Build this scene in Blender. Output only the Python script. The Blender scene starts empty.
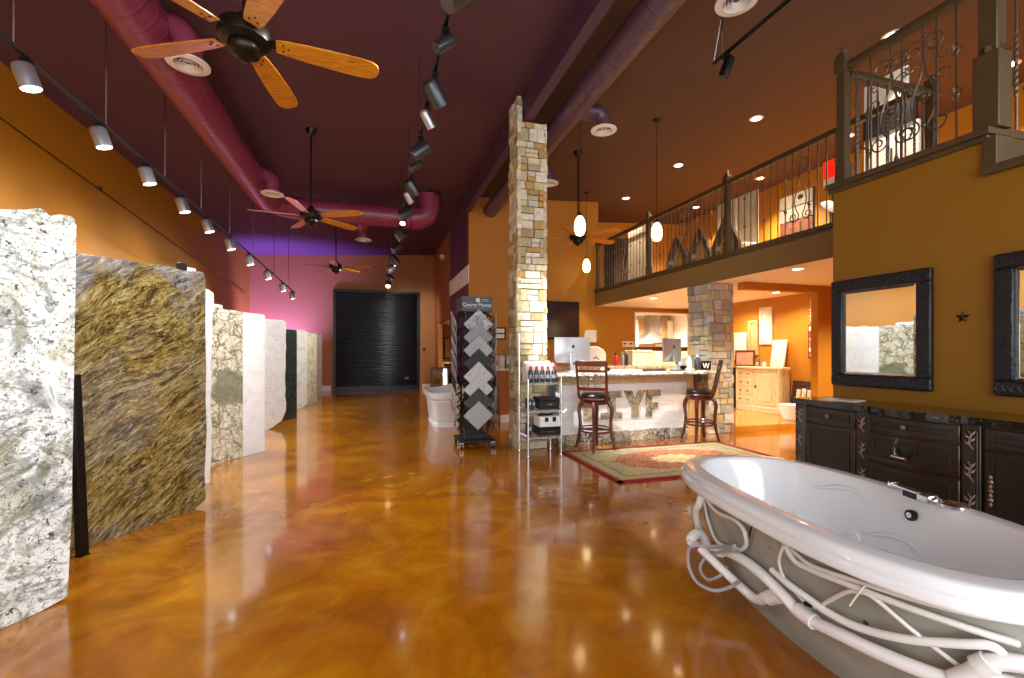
import bpy, bmesh, math, random
from mathutils import Vector, Matrix
R = random.Random(11)
SC = bpy.context.scene
COL = SC.collection
PI = math.pi
rad = math.radians

# ------------------------------------------------------------------ helpers
def srgb(h):
    h = h.lstrip('#')
    o = []
    for i in (0, 2, 4):
        c = int(h[i:i+2], 16) / 255
        o.append(c / 12.92 if c <= .04045 else ((c + .055) / 1.055) ** 2.4)
    return (o[0], o[1], o[2], 1)

class NT:
    """small node-tree writer"""
    def __init__(s, name):
        s.m = bpy.data.materials.new(name); s.m.use_nodes = True
        s.t = s.m.node_tree; s.n = s.t.nodes; s.n.clear()
        s.out = s.n.new('ShaderNodeOutputMaterial')
        s.b = s.n.new('ShaderNodeBsdfPrincipled')
        s.t.links.new(s.b.outputs[0], s.out.inputs[0])
        s.tc = s.n.new('ShaderNodeTexCoord')
    def link(s, a, b): s.t.links.new(a, b)
    def node(s, typ, **kw):
        n = s.n.new(typ)
        for k, v in kw.items():
            if k == 'ins':
                for kk, vv in v.items():
                    if hasattr(vv, 'is_linked') or hasattr(vv, 'links'): s.link(vv, n.inputs[kk])
                    else: n.inputs[kk].default_value = vv
            else: setattr(n, k, v)
        return n
    def mapping(s, scale=(1, 1, 1), rot=(0, 0, 0), src=None):
        return s.node('ShaderNodeMapping', ins={'Vector': src or s.tc.outputs['Object'], 'Scale': scale, 'Rotation': rot}).outputs[0]
    def noise(s, scale, detail=4, rough=.5, dist=0, vec=None):
        return s.node('ShaderNodeTexNoise', ins={'Vector': vec or s.tc.outputs['Object'], 'Scale': scale, 'Detail': detail, 'Roughness': rough, 'Distortion': dist}).outputs[0]
    def voro(s, scale, vec=None, feature='F1', out='Distance'):
        n = s.node('ShaderNodeTexVoronoi', feature=feature, ins={'Vector': vec or s.tc.outputs['Object'], 'Scale': scale})
        return n.outputs[out]
    def wave(s, scale, dist=0, detail=2, vec=None, dirn='X', typ='BANDS'):
        n = s.node('ShaderNodeTexWave', wave_type=typ, ins={'Vector': vec or s.tc.outputs['Object'], 'Scale': scale, 'Distortion': dist, 'Detail': detail})
        if typ == 'BANDS': n.bands_direction = dirn
        return n.outputs[1]
    def ramp(s, fac, stops, interp='LINEAR'):
        n = s.node('ShaderNodeValToRGB', ins={'Fac': fac}); cr = n.color_ramp; cr.interpolation = interp
        while len(cr.elements) < len(stops): cr.elements.new(.5)
        for e, (p, c) in zip(cr.elements, stops):
            e.position = p; e.color = srgb(c) if isinstance(c, str) else ((c, c, c, 1) if isinstance(c, (int, float)) else c)
        return n.outputs[0]
    def mix(s, fac, a, b, blend='MIX'):
        n = s.node('ShaderNodeMix', data_type='RGBA', blend_type=blend)
        for i, v in ((0, fac), (6, a), (7, b)):
            if isinstance(v, str): v = srgb(v)
            if hasattr(v, 'links'): s.link(v, n.inputs[i])
            else: n.inputs[i].default_value = v
        return n.outputs[2]
    def math(s, op, a, b=0.0, c=0.0):
        n = s.node('ShaderNodeMath', operation=op)
        for i, v in enumerate((a, b, c)):
            if hasattr(v, 'links'): s.link(v, n.inputs[i])
            else: n.inputs[i].default_value = v
        return n.outputs[0]
    def bump(s, h, strength=.2, dist=.01):
        n = s.node('ShaderNodeBump', ins={'Height': h, 'Strength': strength, 'Distance': dist})
        s.link(n.outputs[0], s.b.inputs['Normal'])
    def set(s, **kw):
        for k, v in kw.items():
            k = {'base': 'Base Color', 'rough': 'Roughness', 'metal': 'Metallic', 'coat': 'Coat Weight', 'coatr': 'Coat Roughness', 'spec': 'Specular IOR Level',
                 'trans': 'Transmission Weight', 'ior': 'IOR', 'ecol': 'Emission Color', 'estr': 'Emission Strength'}[k]
            if isinstance(v, str): v = srgb(v)
            if hasattr(v, 'links'): s.link(v, s.b.inputs[k])
            else: s.b.inputs[k].default_value = v
        return s.m

MATS = {}
def plain(name, col, rough=.5, metal=0, var=0, scale=6, bmp=0, bscale=40, **kw):
    t = NT(name)
    base = srgb(col)
    if var:
        f = t.noise(scale, 5)
        dark = tuple(c * (1 - var) for c in base[:3]) + (1,)
        lite = tuple(min(1, c * (1 + var)) for c in base[:3]) + (1,)
        base = t.ramp(f, [(.3, dark), (.7, lite)])
    t.set(base=base, rough=rough, metal=metal, **kw)
    if bmp: t.bump(t.noise(bscale, 4), bmp, .01)
    MATS[name] = t.m
    return t.m
def emit(name, col, strength, base='#ffffff'):
    t = NT(name); t.set(base=base, ecol=col, estr=strength, rough=.4); MATS[name] = t.m; return t.m

class MB:
    def __init__(s): s.v = []; s.f = []; s.mi = []; s.M = None; s.cur = 0
    def add(s, vs, fs):
        b = len(s.v)
        s.v += [(s.M @ Vector(v) if s.M else Vector(v)) for v in vs]
        s.f += [tuple(b + i for i in f) for f in fs]; s.mi += [s.cur] * len(fs)
        return s
    def box(s, a, b):
        x0, y0, z0 = [min(i, j) for i, j in zip(a, b)]; x1, y1, z1 = [max(i, j) for i, j in zip(a, b)]
        return s.add([(x0, y0, z0), (x1, y0, z0), (x1, y1, z0), (x0, y1, z0), (x0, y0, z1), (x1, y0, z1), (x1, y1, z1), (x0, y1, z1)],
                     [(0, 3, 2, 1), (4, 5, 6, 7), (0, 1, 5, 4), (1, 2, 6, 5), (2, 3, 7, 6), (3, 0, 4, 7)])
    def cbox(s, c, d): return s.box([c[i] - d[i] / 2 for i in range(3)], [c[i] + d[i] / 2 for i in range(3)])
    def tube(s, pts, r, n=8, closed=False, caps=True, flat=None):
        pts = [Vector(p) for p in pts]; k = len(pts); rr = r if isinstance(r, (list, tuple)) else [r] * k
        vs = []; up = None
        for i, p in enumerate(pts):
            a = pts[i - 1] if (i > 0 or closed) else p; b = pts[(i + 1) % k] if (i < k - 1 or closed) else p
            t = (b - a)
            t = t.normalized() if t.length > 1e-9 else Vector((0, 0, 1))
            if up is None:
                up = Vector((0, 0, 1)) if abs(t.z) < .9 else Vector((0, 1, 0))
            u = up - t * up.dot(t)
            if u.length < 1e-4: u = t.orthogonal()
            u.normalize(); w = t.cross(u); up = u
            for j in range(n):
                an = 2 * PI * j / n
                fu, fw = (1, 1) if not flat else flat
                vs.append(p + (u * math.cos(an) * fu + w * math.sin(an) * fw) * rr[i])
        fs = []
        for i in range(k if closed else k - 1):
            i2 = (i + 1) % k
            for j in range(n):
                j2 = (j + 1) % n
                fs.append((i * n + j, i * n + j2, i2 * n + j2, i2 * n + j))
        if caps and not closed:
            fs.append(tuple(range(n - 1, -1, -1))); fs.append(tuple((k - 1) * n + j for j in range(n)))
        return s.add(vs, fs)
    def lathe(s, prof, n=20, c=(0, 0, 0), sx=1, sy=1):
        vs = []; k = len(prof)
        for r, z in prof:
            for j in range(n):
                a = 2 * PI * j / n
                vs.append((c[0] + r * sx * math.cos(a), c[1] + r * sy * math.sin(a), c[2] + z))
        fs = [(i * n + j, i * n + (j + 1) % n, (i + 1) * n + (j + 1) % n, (i + 1) * n + j) for i in range(k - 1) for j in range(n)]
        fs.append(tuple(range(n - 1, -1, -1))); fs.append(tuple((k - 1) * n + j for j in range(n)))
        return s.add(vs, fs)
    def loft(s, rings, caps=(True, True)):
        n = len(rings[0]); vs = [p for r in rings for p in r]
        fs = [(i * n + j, i * n + (j + 1) % n, (i + 1) * n + (j + 1) % n, (i + 1) * n + j) for i in range(len(rings) - 1) for j in range(n)]
        if caps[0]: fs.append(tuple(range(n - 1, -1, -1)))
        if caps[1]: fs.append(tuple((len(rings) - 1) * n + j for j in range(n)))
        return s.add(vs, fs)
    def prism(s, poly, fn, t):
        """poly of (a,b); fn(a,b,d) -> xyz; extruded d 0..t"""
        n = len(poly)
        vs = [fn(a, b, 0) for a, b in poly] + [fn(a, b, t) for a, b in poly]
        return s.add(vs, [tuple(range(n - 1, -1, -1)), tuple(range(n, 2 * n))] + [(i, (i + 1) % n, n + (i + 1) % n, n + i) for i in range(n)])
    def ball(s, c, r, n=10, m=7, sc=(1, 1, 1)):
        return s.loft([[(c[0] + sc[0] * r * math.sin(PI * (i + .02) / (m + .04)) * math.cos(2 * PI * j / n), c[1] + sc[1] * r * math.sin(PI * (i + .02) / (m + .04)) * math.sin(2 * PI * j / n),
                         c[2] - sc[2] * r * math.cos(PI * (i + .02) / (m + .04))) for j in range(n)] for i in range(m + 1)])
    def build(s, name, mat, parent=None, loc=(0, 0, 0), rot=(0, 0, 0), smooth=True, bevel=0, fixn=True):
        me = bpy.data.meshes.new(name)
        me.from_pydata([tuple(v) for v in s.v], [], s.f)
        if fixn:
            bm = bmesh.new(); bm.from_mesh(me); bmesh.ops.recalc_face_normals(bm, faces=bm.faces); bm.to_mesh(me); bm.free()
        ms = mat if isinstance(mat, (list, tuple)) else [mat]
        for m in ms: me.materials.append(MATS[m] if isinstance(m, str) else m)
        if len(ms) > 1: me.polygons.foreach_set('material_index', s.mi)
        if smooth:
            me.polygons.foreach_set('use_smooth', [True] * len(me.polygons))
            me.set_sharp_from_angle(angle=rad(38))
        o = bpy.data.objects.new(name, me); COL.objects.link(o)
        o.location = loc; o.rotation_euler = rot
        if parent: o.parent = parent
        if bevel:
            b = o.modifiers.new('bevel', 'BEVEL'); b.width = bevel; b.segments = 2; b.limit_method = 'ANGLE'
        return o

def tag(o, label, cat, group=None):
    o['label'] = label; o['category'] = cat
    if group: o['group'] = group
    return o
def thing(name, label, cat, loc=(0, 0, 0), rz=0, group=None):
    o = bpy.data.objects.new(name, None); COL.objects.link(o); o.empty_display_size = .1
    o.location = loc; o.rotation_euler = (0, 0, rz)
    return tag(o, label, cat, group)
def struct(name, mb, mat, smooth=False, bevel=0):
    o = mb.build(name, mat, smooth=smooth, bevel=bevel); o['kind'] = 'structure'; return o
def child_copy(src, parent, name=None):
    c = src.copy(); COL.objects.link(c); c.parent = parent
    for g in src.children:
        d = g.copy(); COL.objects.link(d); d.parent = c
    return c
def dup(root, loc, rz, label, group=None):
    r = root.copy(); COL.objects.link(r); r.location = loc; r.rotation_euler = (0, 0, rz)
    r['label'] = label
    if group: r['group'] = group
    for ch in list(root.children): child_copy(ch, r)
    return r
def spot(parent, loc, target, watts, col=(1, 1, 1), size=70, blend=.6, radius=.04):
    L = bpy.data.lights.new('spot_light', 'SPOT'); L.energy = watts; L.color = col
    L.spot_size = rad(size); L.spot_blend = blend; L.shadow_soft_size = radius
    o = bpy.data.objects.new('spot_light', L); COL.objects.link(o); o.location = loc
    o.rotation_euler = (Vector(target) - Vector(loc)).to_track_quat('-Z', 'Y').to_euler()
    if parent: o.parent = parent
    return o
def point(parent, loc, watts, col=(1, 1, 1), radius=.05):
    L = bpy.data.lights.new('point_light', 'POINT'); L.energy = watts; L.color = col; L.shadow_soft_size = radius
    o = bpy.data.objects.new('point_light', L); COL.objects.link(o); o.location = loc
    if parent: o.parent = parent
    return o
ORD = ['nearest', 'second', 'third', 'fourth', 'fifth', 'sixth', 'seventh', 'eighth', 'ninth', 'tenth', 'eleventh', 'twelfth', 'thirteenth', 'fourteenth', 'fifteenth', 'sixteenth', 'seventeenth', 'eighteenth', 'nineteenth', 'twentieth', 'twenty-first', 'twenty-second']
def smoothpts(pts, k=5):
    """Catmull-Rom through pts"""
    P = [Vector(p) for p in pts]; out = []
    for i in range(len(P) - 1):
        p0 = P[max(i - 1, 0)]; p1 = P[i]; p2 = P[i + 1]; p3 = P[min(i + 2, len(P) - 1)]
        for j in range(k):
            t = j / k
            out.append(.5 * ((2 * p1) + (p2 - p0) * t + (2 * p0 - 5 * p1 + 4 * p2 - p3) * t * t + (3 * p1 - p0 - 3 * p2 + p3) * t ** 3))
    out.append(P[-1]); return out
def spiral(c, r0, r1, a0, turns, n=18):
    return [(c[0] + (r0 + (r1 - r0) * i / n) * math.cos(a0 + turns * 2 * PI * i / n), c[1] + (r0 + (r1 - r0) * i / n) * math.sin(a0 + turns * 2 * PI * i / n)) for i in range(n + 1)]
def text_mesh(txt, size, depth, font=None):
    cu = bpy.data.curves.new('txt', 'FONT'); cu.body = txt; cu.size = size; cu.extrude = depth; cu.align_x = 'CENTER'; cu.align_y = 'CENTER'
    ob = bpy.data.objects.new('txt', cu); COL.objects.link(ob)
    dg = bpy.context.evaluated_depsgraph_get(); me = bpy.data.meshes.new_from_object(ob.evaluated_get(dg))
    bpy.data.objects.remove(ob); bpy.data.curves.remove(cu)
    return me

# ------------------------------------------------------------------ camera
H = 1.4
cam = bpy.data.cameras.new('camera'); cam.sensor_width = 36; cam.lens = 455 / 1024 * 36; cam.clip_end = 100; cam.clip_start = .05
cam.shift_y = (352 - 339) / 1024
co = bpy.data.objects.new('camera', cam); COL.objects.link(co)
co.location = (0, 0, H); co.rotation_euler = (PI / 2, 0, -rad(16.8)); SC.camera = co

# ------------------------------------------------------------------ materials
plain('mustard', '#b0740e', .55, bmp=.08, bscale=90)
plain('mustard_dimmed', '#8a5e0a', .55, bmp=.08, bscale=90)  # same mustard paint, the mirror wall's weaker light put into its colour
plain('orange_paint', '#a86c34', .55, bmp=.08, bscale=90)
plain('amber_paint', '#bd7d1a', .55, bmp=.08, bscale=90)
plain('maroon_ceiling', '#55303c', .75, var=.06, scale=.6)
plain('brown_ceiling', '#5a3c30', .75, var=.06, scale=.6)
plain('purple_paint', '#5c3358', .55)
plain('beam_side', '#4c2a44', .6)
plain('cream_ceiling', '#fbe9cc', .7)
plain('fascia', '#84683c', .55)
plain('olive_wood', '#4f3f26', .4, var=.15, scale=14)
plain('white_trim', '#ece7dc', .4)
plain('white_wall', '#f5efe2', .6)
plain('black_metal', '#0b0b0c', .35, .3)
plain('header_grey', '#37393c', .5)
plain('knob_metal', '#8c8276', .3, .8)
plain('matte_black', '#0c0c0d', .6)
plain('iron', '#7a6a58', .28, .7)
plain('bronze', '#2b2520', .35, .8)
plain('chrome', '#e2e4e6', .08, 1)
plain('steel', '#b0b2b4', .25, 1)
plain('silver_paint', '#b9bcc0', .35, .8)
plain('gunmetal', '#4a4c50', .35, .7)
plain('porcelain', '#eceef0', .07, coat=1.0, coatr=.03)
plain('porcelain_pot', '#e9ecef', .22)
plain('fiberglass', '#97958a', .6, var=.2, scale=5, bmp=.5, bscale=14)
plain('pvc', '#e9e6e4', .3)
plain('hose_clear', '#dad7d2', .3)
plain('hose_grey', '#9a9b9f', .35)
plain('rubber_black', '#0d0d0d', .5)
plain('red_plastic', '#b8101c', .4)
plain('leather', '#0e0d10', .28, bmp=.15, bscale=60)
plain('white_plastic', '#f1f0ec', .4)
plain('cream_board', '#efe3c6', .5, var=.05)
plain('card', '#e8e6e0', .6)
plain('dark_glass', '#120d0c', .12)
plain('grey_glass', '#4a5058', .15)
plain('book_grey', '#8b8e93', .5)
plain('book_white', '#d9dadb', .5)
plain('carve_silver', '#b39a8e', .35, .85, var=.25, scale=40)
plain('rug_border', '#8d1424', .9, bmp=.4, bscale=200)
plain('duct_left', '#7b2c4a', .42, .0)
plain('grille_white', '#e7e3dc', .45)
plain('louver_dark', '#2a2624', .6)
plain('lamp_shade', '#e6e4e2', .6)
plain('photo_red', '#b5321f', .5)
plain('pink_stone', '#c98a72', .4, var=.3, scale=9)
plain('slate', '#2b302c', .35, var=.35, scale=12)
plain('aluminium', '#c9cbcf', .3, .75); plain('steel_hood', '#b9b3a8', .3, .6); plain('brown_screen', '#2a1512', .2)
emit('lens_cool', '#f2f6ff', 8)
emit('lens_warm', '#ffe1b0', 14)
emit('lens_under', '#ffdca8', 8)
emit('pendant_glow', '#ffdf9a', 4, '#fff1cf')
emit('orange_star', '#ffc26a', 6)
emit('red_glow', '#e8190c', .9, '#c01008')

def mk_floor():
    t = NT('floor'); v = t.tc.outputs['Object']
    big = t.noise(.55, 6, .62, 1.2); med = t.noise(2.2, 6, .6, 1.5)
    c1 = t.ramp(big, [(.28, '#6a3404'), (.48, '#9b5805'), (.62, '#a66a08'), (.8, '#7f4305')])
    c2 = t.ramp(med, [(.3, '#683207'), (.5, '#9a5a0a'), (.72, '#b98a24')])
    c = t.mix(.45, c1, c2)
    red = t.ramp(t.noise(.9, 4, .5, .8, t.mapping((1, 1, 1), (0, 0, 1))), [(.56, 0.0), (.74, 1.0)])
    c = t.mix(t.math('MULTIPLY', red, .45), c, '#7c2c14')
    speck = t.ramp(t.noise(60, 3, .7), [(.3, 0.0), (.42, 1.0)])
    c = t.mix(t.math('MULTIPLY', t.math('SUBTRACT', 1, speck), .25), c, '#4f2607')
    rg = t.ramp(t.noise(1.5, 5, .6), [(.3, .10), (.7, .2)])
    t.set(base=c, rough=rg, coat=.5, coatr=.07, spec=.5)
    t.bump(t.noise(3, 3, .5), .03, .02)
    MATS['floor'] = t.m
mk_floor()
def mk_plank():
    t = NT('plank_floor'); vec = t.mapping((1, 1, 1))
    br = t.node('ShaderNodeTexBrick', ins={'Vector': vec, 'Color1': srgb('#c07a22'), 'Color2': srgb('#d3922f'), 'Mortar': srgb('#7a4310'), 'Scale': 1, 'Mortar Size': .004, 'Brick Width': 1.2, 'Row Height': .13})
    g = t.noise(3, 5, .6, 1, t.mapping((1, 12, 1)))
    t.set(base=t.mix(t.ramp(g, [(.35, 0.0), (.7, .35)]), br.outputs[0], '#8f5212'), rough=.18, coat=.4, coatr=.06)
    MATS['plank_floor'] = t.m
mk_plank()
def mk_wood(name, a, b, c, rough=.35, scale=(2, 14, 14), sc=3):
    t = NT(name); g = t.noise(sc, 6, .6, 1.2, t.mapping(scale))
    t.set(base=t.ramp(g, [(.3, a), (.5, b), (.7, c)]), rough=rough, coat=.25, coatr=.15); MATS[name] = t.m
mk_wood('fan_wood', '#9c5a08', '#c97f12', '#da9822')
mk_wood('fan_wood_pale', '#a87a55', '#c29a70', '#b98d62')
mk_wood('cherry', '#2c0f08', '#45190d', '#5a2412', .28, (14, 14, 2))
mk_wood('espresso', '#1c110b', '#2a1a10', '#3a2516', .3, (14, 3, 14))
mk_wood('espresso_panel', '#140e0b', '#1d1510', '#281c14', .42, (3, 3, 30))
mk_wood('beige_wood', '#b3906a', '#cdab82', '#dcc09a', .5, (2, 14, 14))
mk_wood('oak_pale', '#b98d58', '#d1a874', '#e0bd8c', .45, (14, 14, 2))
mk_wood('cream_wood', '#cdb993', '#e4d6b4', '#efe6cc', .45, (10, 10, 2))
mk_wood('dark_frame', '#141417', '#23242a', '#33353d', .35, (6, 6, 6), 20)
mk_wood('brown_door', '#2a1710', '#3b2118', '#4a2b1e', .35, (12, 12, 2))
mk_wood('whitewash', '#b9aa96', '#d8ccb8', '#ece3d3', .6, (14, 14, 1.5))

def mk_stone(name, cols, bm=.6):
    t = NT(name)
    r = t.node('ShaderNodeNewGeometry').outputs['Random Per Island']
    st = [((i + .0) / len(cols), c) for i, c in enumerate(cols)]
    c = t.ramp(r, st, 'CONSTANT')
    n = t.noise(11, 6, .65)
    c = t.mix(t.ramp(n, [(.35, .45), (.65, 0.0)]), c, '#8f8066')
    c = t.mix(t.ramp(t.noise(35, 4, .6), [(.5, 0.0), (.8, .35)]), c, '#f4efe2')
    t.set(base=c, rough=.8); t.bump(t.noise(22, 6, .7), bm, .02); MATS[name] = t.m
mk_stone('ledge_stone', ['#d9cba6', '#eae0c2', '#c4b284', '#e0d6bc', '#c39445', '#f0e8d2', '#b5a27a', '#d6c28c', '#e6dcc2', '#a88c56', '#e0cf9c', '#d4cdb8'])
mk_stone('ledge_stone_gallery', ['#c6c3ba', '#d9d4c8', '#a8a69e', '#d2b98a', '#bcb8ae', '#e0d8c4', '#8f8c84', '#cbbfa4', '#d9c294', '#b4ada0'])
def mk_white_ledge():
    t = NT('white_ledgestone')
    vec = t.node('ShaderNodeMapping', ins={'Vector': t.tc.outputs['Object'], 'Rotation': (PI / 2, 0, 0)}).outputs[0]
    br = t.node('ShaderNodeTexBrick', ins={'Vector': vec, 'Color1': srgb('#fbfbfa'), 'Color2': srgb('#f1f1f0'), 'Mortar': srgb('#dddcda'), 'Scale': 1, 'Mortar Size': .003, 'Brick Width': .26, 'Row Height': .04})
    br.offset = .4
    t.set(base=br.outputs[0], rough=.65)
    h = t.math('ADD', t.math('MULTIPLY', br.outputs['Fac'], -.3), t.math('ADD', t.noise(16, 6, .75), t.noise(6, 3, .6, 0, t.mapping((1, 1, 5))))); t.bump(h, .45, .02)
    MATS['white_ledgestone'] = t.m
mk_white_ledge()
def mk_base_course():
    t = NT('base_granite')
    r = t.node('ShaderNodeNewGeometry').outputs['Random Per Island']
    c = t.ramp(r, [(0, '#8c8470'), (.18, '#4d4a48'), (.34, '#b29a6c'), (.5, '#6d6a60'), (.66, '#a3977e'), (.82, '#57524a')], 'CONSTANT')
    c = t.mix(t.ramp(t.voro(18), [(.15, .8), (.5, 0.0)]), c, '#3a3630')
    c = t.mix(t.ramp(t.noise(14, 6, .7, 2), [(.46, 0.0), (.58, .8)]), c, '#ded6c4')
    t.set(base=c, rough=.25); MATS['base_granite'] = t.m
mk_base_course()
def mk_granite(name, base, blotch, spots, scale=6, rough=.16, spotamt=.6, vein=None, dist=1.5, blo=(.42, .6), sc2=1.0):
    t = NT(name); v = t.mapping((1, 1, 1))
    c = srgb(base)
    for i, (col, s_, lo, hi, am) in enumerate(blotch):
        n = t.noise(s_ * sc2, 7, .65, dist, t.mapping((1, 1, 1), (i * .7, i * 1.3, i)))
        c = t.mix(t.ramp(n, [(lo, 0.0), (hi, am)]), c, col)
    if vein:
        for col, s_, w, am in vein:
            n = t.noise(s_, 6, .6, 1.0, t.mapping((1, 1, 1.4), (.3, .8, .2)))
            d = t.math('ABSOLUTE', t.math('SUBTRACT', n, .5))
            c = t.mix(t.ramp(d, [(0, am), (w, 0.0)]), c, col)
    for col, s_, lo, am in spots:
        n = t.noise(s_, 4, .7, .8, t.mapping((1, 1, 1), (1, s_, .3)))
        c = t.mix(t.ramp(n, [(lo, 0.0), (lo + .05, am)]), c, col)
    t.set(base=c, rough=rough, coat=.3, coatr=.06); MATS[name] = t.m
mk_granite('granite_white_speckled', '#e9eae6', [('#b9b694', 2.6, .5, .62, .8), ('#8f9294', 3.2, .54, .66, .85), ('#77754f', 6, .57, .66, .7)],
           [('#6c6946', 20, .57, .65), ('#3c3d3c', 30, .585, .85), ('#85878a', 42, .56, .7), ('#222325', 64, .605, .9), ('#f4f5f2', 2.3, .56, .8), ('#3f4040', 30, .62, .8)], vein=[('#5d5c4a', 1.8, .035, .7)], dist=.4)
mk_granite('granite_white', '#f0f1f0', [('#dcdcd6', 3.5, .5, .7, .7)], [('#b5b1a4', 30, .62, .5)], vein=[('#c4bfae', 2, .02, .5)])
mk_granite('granite_white_lined', '#eeefef', [('#d8d9d9', 4, .45, .7, .8)], [('#c6c3bd', 44, .6, .5)])
mk_granite('granite_ivory', '#dedcd0', [('#bdb89e', 3, .48, .66, .8), ('#a9a488', 6, .58, .7, .6)], [('#87836a', 30, .64, .6)])
def mk_crackle():
    t = NT('granite_beige_patch'); o = t.tc.outputs['Object']
    w = t.node('ShaderNodeTexNoise', ins={'Vector': o, 'Scale': 3.2, 'Detail': 7, 'Roughness': .65}).outputs[1]
    off = t.node('ShaderNodeVectorMath', operation='MULTIPLY_ADD', ins={0: w, 1: (.42, .1, .42), 2: o}).outputs[0]
    n = t.noise(6, 7, .7, 1)
    c = t.ramp(n, [(.32, '#a8a07e'), (.47, '#d6d0ba'), (.6, '#e8e5d8')])
    for sc, wd, am, col in ((5.5, .07, .95, '#4f4828'), (11, .09, .85, '#655c38'), (24, .12, .6, '#857c56')):
        d = t.voro(sc, off, 'DISTANCE_TO_EDGE')
        br = t.ramp(t.noise(sc * .5, 4, .6), [(.36, 0.0), (.48, am)])
        c = t.mix(t.math('MULTIPLY', t.ramp(d, [(0, 1.0), (wd, 0.0)]), br), c, col)
    sp = t.node('ShaderNodeSeparateXYZ', ins={0: off})
    dx = t.math('DIVIDE', t.math('ADD', sp.outputs[0], -.02), .3); dz = t.math('DIVIDE', t.math('ADD', sp.outputs[2], -1.12), .26)
    r_ = t.math('SQRT', t.math('ADD', t.math('MULTIPLY', dx, dx), t.math('MULTIPLY', dz, dz)))
    c = t.mix(t.ramp(r_, [(.85, .9), (1.0, 0.0)]), c, t.ramp(n, [(.35, '#5c6150'), (.6, '#80836c')]))
    c = t.mix(t.ramp(t.noise(40, 3, .7), [(.6, 0.0), (.66, .6)]), c, '#5c5638')
    t.set(base=c, rough=.16, coat=.3, coatr=.06); MATS['granite_beige_patch'] = t.m
mk_crackle()
mk_granite('granite_speckled_beige', '#d6cfb4', [('#a39d7f', 8, .45, .6, .8)], [('#6e6a52', 40, .58, .7), ('#f4f0e0', 46, .6, .7)])
mk_granite('granite_dark', '#2a302c', [('#3d453e', 6, .45, .7, .8)], [('#70766e', 60, .68, .5)], rough=.12)
mk_granite('granite_black_top', '#100f10', [('#2c2a2a', 9, .5, .65, .8)], [('#b9b2ac', 34, .63, .6), ('#6d625b', 60, .62, .6)], rough=.06)
mk_granite('granite_counter', '#cfc8bb', [('#8c8478', 8, .48, .6, .9), ('#5b5650', 14, .56, .66, .8)], [('#f1ece2', 26, .6, .8), ('#403a35', 44, .62, .8)], rough=.1)
mk_granite('granite_letter', '#9a907a', [('#d2b483', 3.2, .5, .56, .9), ('#55534c', 4.5, .55, .6, .85), ('#cfc8b8', 6, .56, .62, .8)], [('#2f2c28', 26, .58, .8), ('#e5dcc8', 34, .6, .7)], rough=.25)
def mk_swirl():
    t = NT('granite_gold_swirl'); o = t.tc.outputs['Object']
    warp = t.node('ShaderNodeTexNoise', ins={'Vector': o, 'Scale': 1.1, 'Detail': 2}).outputs[1]
    off = t.node('ShaderNodeVectorMath', operation='MULTIPLY_ADD', ins={0: warp, 1: (.34, 0, .34), 2: o}).outputs[0]
    def grain(deg, sc, seed):
        r_ = t.node('ShaderNodeMapping', ins={'Vector': off, 'Rotation': (0, rad(deg), 0), 'Location': (seed, seed, 0)}).outputs[0]
        return t.mapping(sc, (0, 0, 0), r_)
    n1 = t.noise(1.5, 10, .8, .8, grain(33, (2.3, 3, 10), 0))
    n2 = t.noise(2.4, 10, .82, 1.0, grain(30, (2.4, 3, 12), 3))
    n3 = t.noise(6, 9, .82, .8, grain(35, (3.0, 3, 11), 7))
    c = t.ramp(n1, [(.34, '#231c0b'), (.43, '#54431a'), (.5, '#776128'), (.56, '#9c874a'), (.63, '#5f4b1f'), (.72, '#3a2e14')])
    c = t.mix(t.ramp(n2, [(.42, .92), (.48, 0.0)]), c, '#1c160a')
    c = t.mix(t.ramp(n2, [(.545, 0.0), (.6, .75)]), c, '#bdb38e')
    c = t.mix(t.ramp(n3, [(.41, .85), (.46, 0.0)]), c, '#261e0c')
    c = t.mix(t.ramp(n3, [(.56, 0.0), (.61, .6)]), c, '#d2c8a6')
    g = t.noise(1.5, 4, .6, .8, off)
    gz = t.node('ShaderNodeSeparateXYZ', ins={0: o}).outputs[2]
    gm = t.math('MULTIPLY', t.ramp(g, [(.46, 0.0), (.6, .8)]), t.ramp(t.math('MULTIPLY', gz, .45), [(.0, .3), (.7, .25), (.85, .95)]))
    c = t.mix(gm, c, t.ramp(n2, [(.38, '#3f404b'), (.5, '#777b88'), (.6, '#b5b4b2')]))
    c = t.mix(t.ramp(t.noise(4, 5, .6, 1, off), [(.6, 0.0), (.72, .5)]), c, '#94701c')
    t.set(base=c, rough=.22, coat=.3, coatr=.08); MATS['granite_gold_swirl'] = t.m
mk_swirl()
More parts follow.
